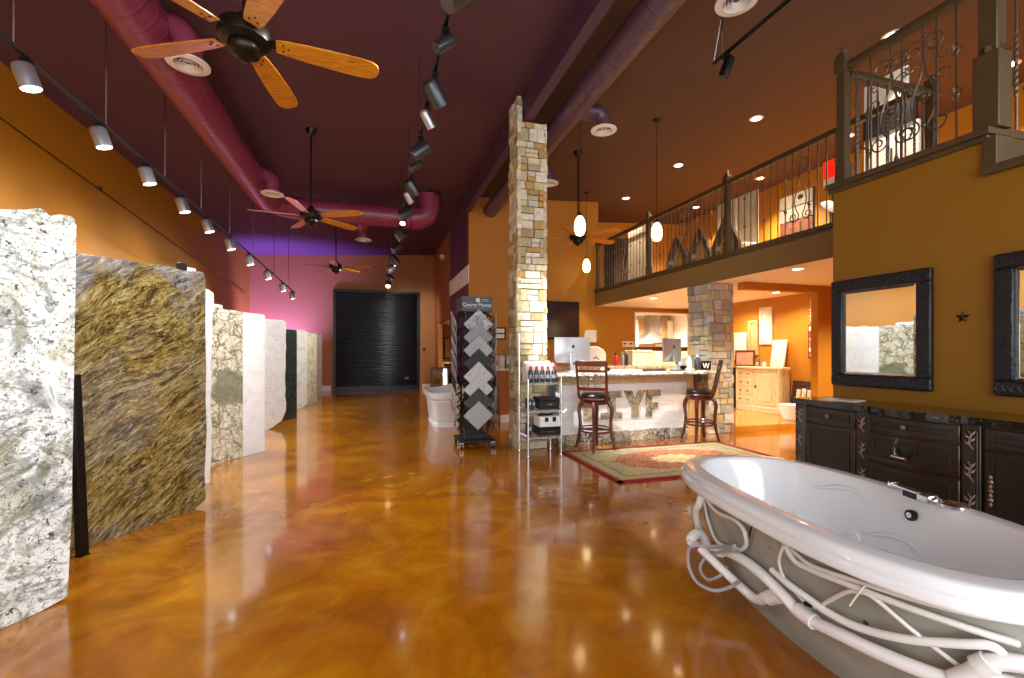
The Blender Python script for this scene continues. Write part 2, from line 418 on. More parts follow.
def mk_rug():
    t = NT('rug'); o = t.tc.outputs['Object']
    sep = t.node('ShaderNodeSeparateXYZ', ins={0: o}); x, y = sep.outputs[0], sep.outputs[1]
    ax, ay = t.math('ABSOLUTE', x), t.math('ABSOLUTE', y)
    edge = t.math('MINIMUM', t.math('SUBTRACT', 1.28, ax), t.math('SUBTRACT', .765, ay))
    field = t.noise(9, 5, .7, 2); fine = t.noise(38, 3, .6, 1); vor = t.voro(13)
    c = t.ramp(field, [(.35, '#8f8062'), (.5, '#b3a684'), (.62, '#77765c')])
    c = t.mix(t.ramp(fine, [(.52, 0.0), (.6, .7)]), c, '#6e6a50')
    c = t.mix(t.ramp(vor, [(.12, .7), (.2, 0.0)]), c, '#9a4a38')
    # guard stripes near the edge
    bd = t.ramp(edge, [(0, 1.0), (.2, 1.0), (.21, 0.0)])
    bc = t.ramp(t.noise(20, 3, .6, 2), [(.4, '#aea382'), (.5, '#857c5e'), (.6, '#a5966f')])
    c = t.mix(bd, c, bc)
    for e0 in (.055, .2):
        ln = t.ramp(t.math('ABSOLUTE', t.math('SUBTRACT', edge, e0)), [(0, .9), (.012, .9), (.016, 0.0)])
        c = t.mix(ln, c, '#6a5f48')
    # medallion: scalloped ellipse
    ang = t.math('ARCTAN2', t.math('MULTIPLY', y, 1.6), x)
    rr = t.math('SQRT', t.math('ADD', t.math('MULTIPLY', t.math('MULTIPLY', x, x), 1.0), t.math('MULTIPLY', t.math('MULTIPLY', y, y), 2.9)))
    rr = t.math('ADD', rr, t.math('MULTIPLY', t.math('SINE', t.math('MULTIPLY', ang, 12)), .035))
    med = t.ramp(rr, [(0, 1.0), (.86, 1.0), (.88, 0.0)])
    mc = t.ramp(t.noise(15, 5, .7, 2.5), [(.36, '#74241c'), (.48, '#94402e'), (.56, '#b59871'), (.66, '#842f25')])
    mc = t.mix(t.ramp(t.voro(17), [(.1, .9), (.17, 0.0)]), mc, '#d9c593')
    c = t.mix(med, c, mc)
    inn = t.ramp(rr, [(0, 1.0), (.34, 1.0), (.36, 0.0)])
    c = t.mix(inn, c, t.ramp(fine, [(.4, '#d8c79c'), (.55, '#c9ab7c'), (.66, '#a05a42')]))
    t.set(base=c, rough=.95); t.bump(t.noise(160, 2, .6), .4, .004); MATS['rug'] = t.m
mk_rug()
def mk_duct(name, col):
    t = NT(name); t.set(base=col, rough=.4, metal=.0, coat=.25, coatr=.3)
    w = t.wave(1.55, 0, 0, t.mapping((1, 1, 1), (0, 0, rad(8))), 'Y'); t.bump(t.ramp(w, [(.86, 0.0), (.97, 1.0)]), .5, .01); MATS[name] = t.m
mk_duct('duct_maroon', '#84304f'); mk_duct('duct_brown', '#54384a')
def mk_mirror():
    t = NT('mirror'); t.set(base='#e9eceb', rough=.02, metal=1.0); MATS['mirror'] = t.m
mk_mirror()
def mk_tile(name, a, b, sc):
    t = NT(name); t.set(base=t.ramp(t.noise(sc, 6, .7, 1), [(.4, a), (.6, b)]), rough=.2); MATS[name] = t.m
mk_tile('tile_marble', '#6a6b6c', '#b9babb', 14); mk_tile('tile_light', '#b0b1b2', '#c9cacb', 30)
mk_tile('tile_mid', '#7e8082', '#97999b', 40); mk_tile('tile_dark', '#2a2b2d', '#45474a', 40); mk_tile('tile_grey', '#9a9c9e', '#aeb0b2', 60)

# ------------------------------------------------------------------ the setting
def ceil_z(x): return 4.97 + .058 * x
YB = 17.5
struct('floor', MB().box((-4.4, -3, -.15), (10, 18, 0)), 'floor')
struct('floor', MB().box((5.97, 6.46, -.05), (8.3, 10.66, .1)), 'plank_floor')
def ceil_slab(x0, x1, mat):
    m = MB(); y0, y1 = -3, 18
    vs = [(x, y, ceil_z(x) + d) for d in (0, .12) for x, y in ((x0, y0), (x1, y0), (x1, y1), (x0, y1))]
    m.add(vs, [(0, 3, 2, 1), (4, 5, 6, 7), (0, 1, 5, 4), (1, 2, 6, 5), (2, 3, 7, 6), (3, 0, 4, 7)])
    struct('ceiling', m, mat)
ceil_slab(-4.4, 2.1, 'maroon_ceiling'); ceil_slab(2.1, 10, 'brown_ceiling')
m = MB(); m.box((2.04, -3, 4.72), (2.17, 10.67, 5.13)); struct('trim_beam', m, 'beam_side')
struct('wall_left', MB().box((-4.4, -3, 0), (-4.1, YB + .3, 5.0)), 'mustard')
struct('wall_back', MB().box((-4.1, YB, 0), (6, YB + .3, 5.4)), 'orange_paint')
m = MB(); m.box((2.2, 16.55, 0), (2.36, YB, 5.2)); m.box((2.2, 13.5, 2.46), (2.36, 16.55, 5.2)); struct('wall_right', m, 'orange_paint')
struct('wall_purple', MB().box((2.15, 10.82, 0), (2.36, 13.5, 5.2)), 'purple_paint')
struct('wall_side_room', MB().box((3.6, 10.82, 0), (3.7, YB, 2.46)), 'amber_paint')
struct('ceiling', MB().box((2.36, 10.82, 2.46), (3.7, YB, 2.52)), 'cream_ceiling')
m = MB(); m.box((2.15, 10.67, 0), (5.56, 10.82, 5.4)); m.box((5.56, 10.67, 0), (6.65, 10.82, 2.6)); m.box((6.65, 10.67, 0), (8.4, 10.82, 1.54)); m.box((6.65, 10.67, 2.46), (8.4, 10.82, 2.6)); m.box((8.4, 10.67, 0), (10, 10.82, 2.6))
struct('wall_far', m, 'mustard')
# gallery level
m = MB(); m.box((5.5, 3.28, 2.6), (10, 12.6, 2.96)); m.box((4.36, 2.15, 2.6), (10, 3.28, 2.96)); m.box((4.36, -3, 2.6), (10, 2.15, 2.68)); struct('floor', m, 'fascia')
struct('trim_fascia', MB().box((5.47, 3.28, 2.585), (5.5, 10.67, 2.96)), 'fascia')
m = MB(); m.box((5.43, 3.3, 2.95), (5.6, 10.67, 3.0)); m.box((5.45, 3.3, 2.92), (5.5, 10.67, 2.95)); struct('trim_gallery_edge', m, 'olive_wood', bevel=.006)
struct('ceiling', MB().box((5.5, 3.28, 2.585), (10, 10.67, 2.599)), 'cream_ceiling')
m = MB(); m.box((4.2, 2.15, 0), (4.36, 3.28, 2.95)); m.box((4.2, -3, 0), (4.36, 2.15, 2.66)); m.box((4.36, 3.16, 0), (10, 3.28, 2.95)); struct('wall_mirror', m, 'mustard_dimmed')
m = MB(); m.box((4.15, 2.1, 2.95), (4.4, 3.33, 3.0)); m.box((4.17, 2.12, 2.91), (4.36, 3.31, 2.95)); m.box((4.4, 3.16, 2.95), (5.5, 3.33, 3.0)); m.box((4.4, 2.1, 2.95), (6, 2.2, 3.0)); struct('trim_landing', m, 'olive_wood', bevel=.006)
m = MB(); m.box((4.15, -3, 2.66), (4.4, 2.15, 2.72)); m.box((4.17, 2.07, 2.68), (4.37, 2.15, 2.93)); m.box((4.37, 2.1, 2.72), (6, 2.15, 2.95)); struct('trim_step', m, 'olive_wood', bevel=.006)
m = MB(); m.box((9.5, -3, 2.6), (9.65, 12.6, 5.7)); m.box((5.56, 12.5, 2.96), (9.65, 12.65, 5.7)); struct('wall_gallery', m, 'amber_paint')
# rooms below the gallery
m = MB(); m.box((5.95, 6.2, 2.46), (7.6, 6.34, 2.59)); m.box((7.58, 6.2, 0), (10, 6.34, 2.59)); struct('wall_alcove', m, 'amber_paint')
struct('wall_alcove_side', MB().box((8.3, 6.34, 0), (8.45, 10.67, 2.59)), 'amber_paint')
struct('wall_alcove_side', MB().box((9.9, 3.42, 0), (10, 6.2, 2.59)), 'amber_paint')
# kitchen display room beyond the far wall
m = MB(); m.box((6.2, 13.0, 0), (9.9, 13.1, 2.6)); m.box((9.3, 10.82, 0), (9.4, 13, 2.6)); m.box((6.2, 10.82, 0), (6.3, 13, 2.6)); struct('wall_kitchen', m, 'white_wall')
m = MB(); m.box((6.62, 10.63, 2.43), (8.43, 10.86, 2.47)); m.box((6.62, 10.64, 1.5), (6.66, 10.86, 2.45)); struct('trim_kitchen', m, 'white_trim')
struct('trim_sill', MB().box((6.64, 10.6, 1.44), (8.4, 10.85, 1.535)), 'olive_wood')
# half wall beside the tile tower
struct('wall_half', MB().box((2.38, 8.7, 0), (3.4, 10.66, 1.03)), 'orange_paint')
struct('trim_half', MB().box((2.33, 8.64, 1.03), (3.45, 10.66, 1.065)), 'white_trim', bevel=.005)
m = MB(); m.box((2.36, 8.68, 0), (2.38, 10.66, .15)); m.box((2.36, 8.68, 0), (3.4, 8.7, .15)); struct('baseboard_half', m, 'white_trim')
m = MB(); m.box((-4.08, YB - .02, 0), (-1.5, YB, .19)); m.box((1.72, YB - .02, 0), (2.19, YB, .19)); struct('baseboard_back', m, 'white_trim')

# ------------------------------------------------------------------ stone columns
def stone_column(name, x0, y0, x1, y1, z0, z1, seed, extra=None):
    r = random.Random(seed); m = MB()
    m.box((x0 + .03, y0 + .03, z0), (x1 - .03, y1 - .03, z1))
    def face(u0, u1, za, zb, put):
        z = za
        while z < zb - .02:
            h = r.uniform(.09, .2)
            if zb - z - h < .07: h = zb - z
            u = u0
            while u < u1 - .01:
                w = r.uniform(.09, .26)
                if u1 - u - w < .07: w = u1 - u
                subs = [(z, z + h)] if r.random() < .62 or h < .13 else [(z, z + h * .5), (z + h * .5, z + h)]
                for a, b in subs:
                    d = r.uniform(-.004, .022); g = .0015
                    put(u + g, u + w - g, a + g, b - g, d, r)
                u += w
            z += h
    def stone(vs): m.add(vs, [(0, 3, 2, 1), (4, 5, 6, 7), (0, 1, 5, 4), (1, 2, 6, 5), (2, 3, 7, 6), (3, 0, 4, 7)])
    def mk(fn):
        def put(a, b, za, zb, d, r):
            j = lambda: r.uniform(-.006, .006)
            vs = [fn(a, -.04, za), fn(b, -.04, za), fn(b, -.04, zb), fn(a, -.04, zb)] + [fn(a + .006 + j() * .5, d + j(), za + .006), fn(b - .006 + j() * .5, d + j(), za + .006), fn(b - .006 + j() * .5, d + j(), zb - .006), fn(a + .006 + j() * .5, d + j(), zb - .006)]
            stone(vs)
        return put
    zs = [(z0, z1)]
    face(x0 - .015, x1 + .015, z0, z1, mk(lambda u, d, z: (u, y0 - d, z)))
    face(y0 - .015, y1 + .015, z0, z1, mk(lambda u, d, z: (x0 - d, u, z)))
    face(y0 - .015, y1 + .015, z0, z1, mk(lambda u, d, z: (x1 + d, u, z)))
    face(x0, x1, z0, z1, mk(lambda u, d, z: (u, y1 + d, z)))
    if extra:
        for (a, b, za, zb) in extra:
            m.box((a + .01, y0 + .02, za), (b - .005, y1, zb))
            face(a - .015, b, za, zb, mk(lambda u, d, z: (u, y0 - d, z)))
            face(y0, y1, za, zb, mk(lambda u, d, z: (x0 - d, u, z)))
    return m
o = stone_column('c', 1.96, 6.2, 2.39, 6.62, 0, 4.71, 3, [(1.96, 2.03, 4.71, 5.07)]).build('stone_column', 'ledge_stone', smooth=False)
tag(o, 'tall cream ledgestone column rising to the ceiling beam at the left end of the counter', 'column')
o = stone_column('c', 5.47, 6.47, 5.96, 7.0, 0, 2.58, 5).build('stone_column', 'ledge_stone_gallery', smooth=False)
tag(o, 'shorter stone column holding up the gallery at the right end of the counter', 'column')

# ------------------------------------------------------------------ roller door in the back wall
t = thing('roller_door', 'wide black ribbed roller door in the orange back wall', 'door', (.1, YB, 0))
m = MB(); z = .14; prof = []
while z < 3.58:
    for k in range(4):
        prof.append((z + .062 * k / 4, -.05 - .016 * math.sin(PI * k / 4)))
    z += .062
n = len(prof); vs = [(-1.44, y, zz) for zz, y in prof] + [(1.44, y, zz) for zz, y in prof]
m.add(vs, [(i, i + 1, n + i + 1, n + i) for i in range(n - 1)]); m.box((-1.44, -.048, .1), (1.44, -.03, 3.6))
plain('shutter_black', '#0b0b0d', .2, .3)
m.build('curtain', 'shutter_black', t, smooth=True)
MB().box((-1.44, -.075, .0), (1.44, -.03, .15)).build('bottom_bar', 'black_metal', t, bevel=.006)
for sx in (-1, 1): MB().box((sx * 1.43, -.09, 0), (sx * 1.52, -.0, 3.62)).build('guide_rail', 'black_metal', t)
MB().box((-1.52, -.09, 3.58), (1.52, 0, 3.66)).build('header', 'black_metal', t)
MB().cbox((1.05, -.075, .42), (.16, .02, .1)).build('handle', 'gunmetal', t, bevel=.01)
t = thing('light_switch', 'small dark switch plate on the back wall right of the roller door', 'switch', (1.8, YB, 1.5))
MB().cbox((0, -.008, 0), (.08, .016, .13)).build('plate', 'bronze', t, bevel=.004); MB().cbox((0, -.02, 0), (.02, .02, .045)).build('toggle', 'black_metal', t)
t = thing('ceiling_speaker', 'small white round fixture high on the orange wall beside the purple wall', 'fixture', (2.2, 15.1, 4.55))
MB().ball((-.07, 0, 0), .085, 12, 8).build('dome', 'white_plastic', t); MB().tube([(0, 0, 0), (-.03, 0, 0)], .075, 14).build('base', 'white_plastic', t)
t = thing('wall_grille', 'large white return air grille on the purple wall', 'grille', (2.15, 12.09, 3.27))
m = MB()
for a in ((-1.42, -.215, 1.42, -.185), (-1.42, .185, 1.42, .215)): m.box((-.02, a[0], a[1]), (0, a[2], a[3]))
for yy in (-1.42, -.87, -.29, .29, .87, 1.39): m.box((-.02, yy, -.2), (0, yy + .03, .2))
m.build('frame', 'grille_white', t)
m = MB()
for k in range(18):
    zz = -.185 + k * .0215; m.add([(-.002, -1.4, zz), (-.002, 1.4, zz), (-.014, 1.4, zz + .021), (-.014, -1.4, zz + .021)], [(0, 1, 2, 3)])
m.build('louvers', 'grille_white', t, fixn=False)

# ------------------------------------------------------------------ ducts
def diffuser(parent, p, r=.2):
    m = MB()
    m.lathe([(r * .62, .02), (r * .66, -.02), (r, -.012), (r * 1.0, 0), (r * .7, .03)], 28)
    for q in (.48, .32, .16): m.lathe([(r * q, .015), (r * (q + .1), -.012), (r * (q + .1), -.006), (r * q, .022)], 24)
    d = m.build('diffuser', 'grille_white', parent, loc=p)
    MB().lathe([(r * .66, .024), (r * .66, .03)], 24).build('dark_core', 'louver_dark', d)
def arcxz(cx, cz, R_, a0, a1, y, n=8): return [(cx + R_ * math.cos(a0 + (a1 - a0) * i / n), y, cz + R_ * math.sin(a0 + (a1 - a0) * i / n)) for i in range(n + 1)]
t = thing('air_duct', 'maroon spiral duct along the left ceiling, turning across the back', 'duct', (-2.07, 0, 4.45))
pts = [(0, -2.5, 0), (0, 4, 0), (0, 9.3, 0)] + [(.75 - .75 * math.cos(PI / 2 * i / 8), 9.85 + .75 * math.sin(PI / 2 * i / 8), 0) for i in range(9)] + [(1.5, 10.6, 0), (2.85, 10.6, 0)]
MB().tube(pts, .235, 28).build('main_pipe', 'duct_maroon', t)
MB().tube([(2.85, 10.6, 0), (3.05, 10.6, .02), (3.2, 10.6, .1), (3.26, 10.6, .28), (3.26, 10.6, .56)], [.25, .255, .26, .26, .26], 24).build('riser', 'duct_maroon', t)
for yy in (5.1, 8.87):
    e = MB().tube([(.1, yy, .05)] + [(.12 + .05, yy, .05)] + arcxz(.17, -.13, .18, PI / 2, 0, yy) + [(.35, yy, -.26)], .12, 18).build('branch', 'duct_maroon', t)
    diffuser(e, (.35, yy, -.27), .185)
e = MB().tube([(1.8, 10.7, .05), (1.8, 11.55, .05), (1.8, 11.75, .03), (1.8, 11.87, -.06), (1.8, 11.9, -.25)], .13, 18).build('branch', 'duct_maroon', t)
diffuser(e, (1.8, 11.9, -.26), .195)
t = thing('air_duct', 'brown purple duct along the right ceiling beside the beam', 'duct', (2.67, 0, 4.81))
MB().tube([(0, -2.5, 0), (0, 4, 0), (0, 10.66, 0)], .17, 24).build('main_pipe', 'duct_brown', t)
for yy in (3.4, 5.93, 8.1):
    e = MB().tube([(.05, yy, .03), (.33, yy, .03)] + arcxz(.36, -.1, .15, PI / 2, 0, yy)[1:] + [(.51, yy, -.18)], .115, 16).build('branch', 'duct_brown', t)
    diffuser(e, (.51, yy, -.19), .185)

# ------------------------------------------------------------------ ceiling fans
def make_fan(x, y, hubz, a0, label):
    cz = ceil_z(x)
    t = thing('ceiling_fan', label, 'ceiling fan', (x, y, hubz), 0, 'ceiling fans')
    MB().lathe([(.02, cz - hubz - .09), (.05, cz - hubz - .085), (.085, cz - hubz - .03), (.09, cz - hubz)], 18).build('canopy', 'bronze', t)
    MB().tube([(0, 0, .1), (0, 0, cz - hubz - .07)], .0135, 10).build('downrod', 'bronze', t)
    MB().lathe([(.02, .16), (.04, .15), (.05, .11), (.1, .09), (.155, .06), (.165, .01), (.16, -.03), (.125, -.055), (.1, -.06)], 26).build('motor_housing', 'bronze', t)
    MB().lathe([(.1, -.06), (.105, -.08), (.095, -.11), (.07, -.13), (.045, -.14), (.035, -.155), (.015, -.165)], 22).build('hub_cap', 'bronze', t)
    for k in range(5):
        a = a0 + k * 72
        M = Matrix.Rotation(rad(a), 4, 'Z') @ Matrix.Rotation(rad(-13), 4, 'X')
        m = MB(); m.M = M
        up = []; lo = []
        prof = [(.19, .05), (.25, .062), (.4, .075), (.6, .084), (.76, .086), (.83, .078), (.868, .055), (.882, .022)]
        outl = [(r_, w) for r_, w in prof] + [(r_, -w) for r_, w in reversed(prof)]
        m.prism(outl, lambda p, q, d: (p, q, -.012 + d), .009)
        b = m.build('blade', 'fan_wood' , t, bevel=.002)
        m = MB(); m.M = M
        m.prism([(.12, .035), (.2, .03), (.27, .045), (.29, .02), (.29, -.02), (.27, -.045), (.2, -.03), (.12, -.035)], lambda p, q, d: (p, q, -.003 + d), .01)
        for px, py in ((.235, .025), (.235, -.025), (.27, 0)): m.box((px - .006, py - .006, -.017), (px + .006, py + .006, 0))
        m.build('blade_iron', 'bronze', b)
    return t
make_fan(-.845, 3.48, 3.535, 8.5, 'nearest ceiling fan with amber wood blades, cut by the top of the frame')
make_fan(-.96, 7.8, 3.55, -30, 'middle ceiling fan on a long rod left of the central light rail')
make_fan(-.92, 12.1, 3.51, -18, 'farthest small ceiling fan, above the black roller door')
make_fan(3.68, 7.87, 3.57, 12, 'ceiling fan hanging right of the tall stone column in front of the mustard wall')

# ------------------------------------------------------------------ light rails and their lamps
def rail(label, p0, p1, rods, group=None, strings=False):
    t = thing('light_rail', label, 'light rail', p0)
    d = Vector(p1) - Vector(p0); L = d.length
    side = Vector((d.y, -d.x, 0)).normalized()
    m = MB()
    for s in (-.014, .014): m.tube([side * s, d + side * s], .0075, 6)
    m.tube([Vector((0, 0, .012)), d + Vector((0, 0, .012))], .012, 6)
    m.build('track', 'gunmetal' if not strings else 'black_metal', t)
    for f in rods:
        q = d * f; w = Vector(p0) + q
        MB().tube([q + Vector((0, 0, .01)), q + Vector((0, 0, ceil_z(w.x) - w.z))], .008, 6).build('suspension_rod', 'steel', t)
    return t
LA, LB = Vector((-2.62, 2.2, 3.77)), Vector((-2.2, 14.4, 3.1))
rail('chrome light rail hung on rods along the left wall above the slabs', LA, LB, [.17, .262, .36, .45, .55, .66, .8, .93])
def head(label, p, aim, r, L, on, mat, lens, group, stem=.1):
    """lamp can hanging from rail point p, aimed along aim"""
    t = thing('track_spotlight', label, 'track lamp', p, 0, group)
    a = Vector(aim).normalized(); c = Vector((0, 0, -stem - L * .3))
    b0 = c - a * L * .5; b1 = c + a * L * .5
    m = MB(); m.tube([b0, b0 + a * .012, b0 + a * .03, b1], [r * .55, r * .86, r, r], 18); m.build('lamp_can', mat, t)
    m = MB(); m.tube([(0, 0, -.013), (0, 0, -stem * .7)], .016, 8); m.tube([Vector((0, 0, -stem * .6)), c], .012, 6); m.box((-.03, -.025, -.05), (.03, .025, -.014)); m.build('swivel_arm', 'black_metal', t)
    MB().tube([b1 - a * .004, b1 + a * .002], r * .86, 18).build('lens', lens if on else 'grey_glass', t)
    return t, b1, a
LPX = [.11, .18, .255, .325, .40, .47, .55, .64, .75, .87, .965]
for i, f in enumerate(LPX):
    p = LA + (LB - LA) * f
    t, e, a = head('lit silver track lamp over the slabs, %s visible one from the camera' % ORD[i - 1] if i else 'lit silver track lamp at the left rail just beyond the left picture edge', p, (.28, .12, -1), .068, .19, True, 'silver_paint', 'lens_cool', 'lit lamps on the left rail', .085)
    spot(t, e + a * .03, e + a * .03 + Vector((.75, -.55, -2.2)), 120, (.95, .985, 1), 80, .5)
    if i % 2 == 1: spot(t, e + a * .05, e + a * .05 + Vector((-1.4, -.3, -.75)), 55, (1, .97, .93), 110, .9)
CA, CB = Vector((.57, 1.8, 4.08)), Vector((.41, 16.0, 3.78))
rail('black light rail hung down the middle of the maroon ceiling', CA, CB, [.118, .273, .39, .5, .56, .75, .88], strings=True)
ci = 0
for i in range(22):
    big = i % 2 == 1
    f = .048 + i * .0425
    p = CA + (CB - CA) * f
    left = i % 4 in (1, 2)
    aim = (-.75 if left else .45, R.uniform(-.35, .15) if left or i > 9 else .35, -.6) if i not in (10, 21) else (-.1, -.6, -.75)
    on = i in (10, 21)
    t, e, a = head('%s black track lamp on the central rail, %s from the camera' % ('large' if big else 'small', ORD[i - 1]) if i and not on else 'small black track lamp on the central rail just above the top picture edge' if not i else ('lit star-bright lamp in the middle of the central rail' if i == 10 else 'lit warm lamp at the far end of the central rail'),
                   p, aim, .085 if big else .05, .24 if big else .19, on, 'gunmetal' if big or i % 4 else 'silver_paint', 'lens_cool' if i == 10 else 'orange_star', 'lamps on the central rail', .13 if big else .08)
    if on: pass
    elif left: spot(t, e + a * .03, e + a * 2.5 + Vector((0, -.3, 0)), 130, (.93, .98, 1), 85, .7)
    elif 1 < i < 6: spot(t, e + a * .03, Vector((3.9, 6.3, .7)) - p, 620, (.96, .985, 1), 38, .9)
    elif i > 15: spot(t, e + a * .03, Vector((.5 + (i - 18) * .7, YB, 2.2)) - p, 75, (1, .96, .92), 60, .8)
t = rail('short black light rail near the top right, ending above the counter', (3.27, 3.8, 4.3), (3.27, -1.5, 4.3), [.022, .5], strings=True)
MB().tube([(0, .0, .02), (.0, -.11, .42)], .004, 5).build('stay_wire', 'steel', t)
head('black square-backed track lamp at the end of the top right rail', (3.27, 3.62, 4.29), (-.25, .25, -1), .05, .2, False, 'black_metal', 'lens_cool', None, .07)

# ------------------------------------------------------------------ recessed lights
def downlight(x, y, z, r, label, lens, watts, col, group, size=120):
    t = thing('recessed_spotlight', label, 'ceiling light', (x, y, z), 0, group)
    MB().lathe([(r, 0), (r * 1.28, -.004), (r * 1.3, -.012), (r * 1.02, -.012)], 22).build('trim_ring', 'white_plastic', t)
    MB().lathe([(r * 1.0, -.006), (r * .8, -.014)], 20).build('lens', lens, t)
    if watts: spot(t, (0, 0, -.05), (0, 0, -2), watts, col, size, .7, .06)
warm = (1, .8, .55)
G1 = [(6.13, 4.03), (6.13, 6.12), (6.1, 8.13), (6.13, 10.26)]; G2 = [(8.6, 4.12), (8.5, 6.35), (8.63, 8.51), (8.64, 10.74)]
for i, (x, y) in enumerate(G1): downlight(x, y, ceil_z(x), .085, 'bright recessed ceiling light above the gallery railing, %s from the camera' % ORD[i], 'lens_warm', 170, warm, 'recessed lights above the railing', 84)
for i, (x, y) in enumerate(G2): downlight(x, y, ceil_z(x), .085, 'recessed light over the gallery floor seen through the railing, %s from the camera' % ORD[i], 'lens_warm', 420, warm, 'recessed lights over the gallery')
for i, (x, y) in enumerate([(5.74, 5.0), (5.76, 7.3), (5.84, 8.63)]): downlight(x, y, 2.585, .075, ['recessed light under the gallery right of the stone column, nearest to the mirror', 'recessed light half hidden by the top of the shorter stone column', 'recessed light under the gallery left of the stone column'][i], 'lens_under', 130, (1, .82, .55), 'recessed lights under the gallery', 126)
for i, (x, y) in enumerate([(7.6, 7.1), (7.65, 8.4)]): downlight(x, y, 2.585, .075, ['recessed light in the alcove nearer the header', 'recessed light in the alcove beside the stone column'][i], 'lens_under', 72, (1, .84, .6), 'recessed lights in the alcove', 150)
downlight(8.0, 4.7, 2.585, .075, 'recessed light behind the mirror wall', 'lens_under', 210, (1, .82, .55), None, 140)
downlight(7.9, 11.6, 2.585, .09, 'recessed light inside the white kitchen display', 'lens_under', 300, (1, .93, .82), None, 160)
struct('ceiling', MB().box((6.2, 10.82, 2.585), (9.4, 13.1, 2.6)), 'white_wall')
downlight(2.95, 14.8, 2.455, .075, 'recessed light in the side room behind the purple wall', 'lens_under', 90, (1, .82, .5), None, 150)

# ------------------------------------------------------------------ pendants over the counter
def pendant(x, y, z, s, label):
    t = thing('pendant_lamp', label, 'pendant lamp', (x, y, z), 0, 'glass pendants over the counter')
    MB().lathe([(.03 * s, -.15 * s), (.06 * s, -.135 * s), (.085 * s, -.07 * s), (.088 * s, 0), (.075 * s, .08 * s), (.045 * s, .14 * s), (.02 * s, .16 * s)], 20).build('glass_shade', 'pendant_glow', t)
    MB().lathe([(.028 * s, .145 * s), (.03 * s, .2 * s), (.012, .22 * s)], 14).build('socket_cap', 'bronze', t)
    c = ceil_z(x) - z
    MB().tube([(0, 0, .2 * s), (0, 0, c - .02)], .005, 6).build('cord', 'bronze', t)
    MB().lathe([(.012, c - .04), (.055, c - .025), (.06, c)], 16).build('canopy', 'bronze', t)
    spot(t, (0, 0, -.17 * s), (0, 0, -3), 45, (1, .88, .66), 84, .4, .05)
pendant(3.07, 6.5, 3.37, 1.0, 'glowing egg-shaped glass pendant in front of the right ceiling fan')
pendant(4.46, 6.5, 3.38, 1.0, 'glowing glass pendant hanging in front of the gallery railing')
pendant(4.9, 10.0, 3.48, 1.05, 'glowing glass pendant lowest in view, before the mustard wall')

# blue violet glow in the far left corner; its unseen floor fixture is added
t = thing('added_wash_light', 'added violet wash fixture, unseen on the floor in the far left corner behind the slabs', 'lamp', (-3.3, 16.2, 0))
MB().lathe([(.12, 0), (.12, .02), (.1, .04)], 16).build('foot', 'black_metal', t); m = MB(); m.tube([(0, 0, .03), (0, .03, .15), (0, .1, .33)], [.05, .09, .1], 16); m.build('housing', 'black_metal', t)
emit('lens_violet', '#6a50ff', 6); MB().tube([(0, .1, .33), (0, .105, .335)], .085, 16).build('lens', 'lens_violet', t)
spot(t, (0, .13, .4), (-.15, 1.3, 3.0), 2300, (.22, .15, 1), 100, .9, .08)

# ------------------------------------------------------------------ stone slabs standing along the left wall
def slab(label, p1, d, poly, mat, th=.03, rim='white_trim'):
    """upright slab: poly in (distance along d from p1, height); faces the aisle"""
    rz = math.atan2(d[1], d[0])
    m = MB(); n = len(poly)
    m.prism(poly, lambda a, b, q: (a, q, b), th)
    o = m.build('stone_slab', mat, loc=(p1[0], p1[1], 0), rot=(0, 0, rz), bevel=.004)
    return tag(o, label, 'stone slab')
def rough(poly, amt, r, step=.09):
    out = []
    for i, p in enumerate(poly):
        q = poly[(i + 1) % len(poly)]; L = math.hypot(q[0] - p[0], q[1] - p[1]); k = max(1, int(L / step))
        for j in range(k):
            f = j / k; jit = amt if 0 < j else 0
            out.append((p[0] + (q[0] - p[0]) * f + r.uniform(-1, 1) * jit, max(.0, p[1] + (q[1] - p[1]) * f + r.uniform(-1, 1) * jit)))
    return out
D0 = (.53, .848); D1 = (.515, .857)
slab('huge white speckled granite slab cut by the left frame edge, nearest of the slabs', (-1.657, 3.183), D1,
     [(-2.1, 0), (-.287, .0), (-.217, .0), (-.126, .0), (-.074, .008), (0, .02), (.019, .445), (.029, 1.126), (.043, 2.134), (.033, 2.16), (.01, 2.172), (-.03, 2.168), (-.06, 2.155), (-.085, 2.144), (-.1, 2.165), (-.126, 2.176), (-.177, 2.15), (-.287, 2.118), (-.8, 2.12), (-2.1, 2.1)], 'granite_white_speckled')
slab('olive gold granite slab with swirling dark grain behind the black post', (-1.468, 4.792), D0,
     [(-2.0, 0), (-.582, 0), (-.12, 0), (-.06, .03), (-.01, .06), (-.022, .3), (0, .686), (-.012, .95), (-.006, 1.236), (-.016, 1.6), (-.012, 2.056), (-.035, 2.12), (-.07, 2.125), (-.228, 2.105), (-.33, 2.118), (-.425, 2.12), (-.536, 2.113), (-.794, 2.102), (-1.002, 2.096), (-2.0, 2.08)], 'granite_gold_swirl')
slab('narrow white slab with rough broken edge just behind the olive gold slab', (-1.677, 5.625), D0, rough([(-1.9, 0), (-.02, 0), (.0, .4), (-.01, 1.2), (.02, 2.04), (-.05, 2.07), (-1.9, 2.05)], .012, R, .1), 'granite_white')
slab('beige veined slab with a grey green patch, fourth along the left wall', (-1.68, 6.844), D0, [(-1.9, 0), (0, 0), (0, 1.94), (-.3, 1.945), (-.31, 1.96), (-1.9, 1.96)], 'granite_beige_patch')
slab('white slab peeking above the top of the beige veined slab', (-1.86, 6.64), D0, [(-1.8, 0), (0, 0), (0, 2.0), (-.9, 2.02), (-1.8, 2.01)], 'granite_white')
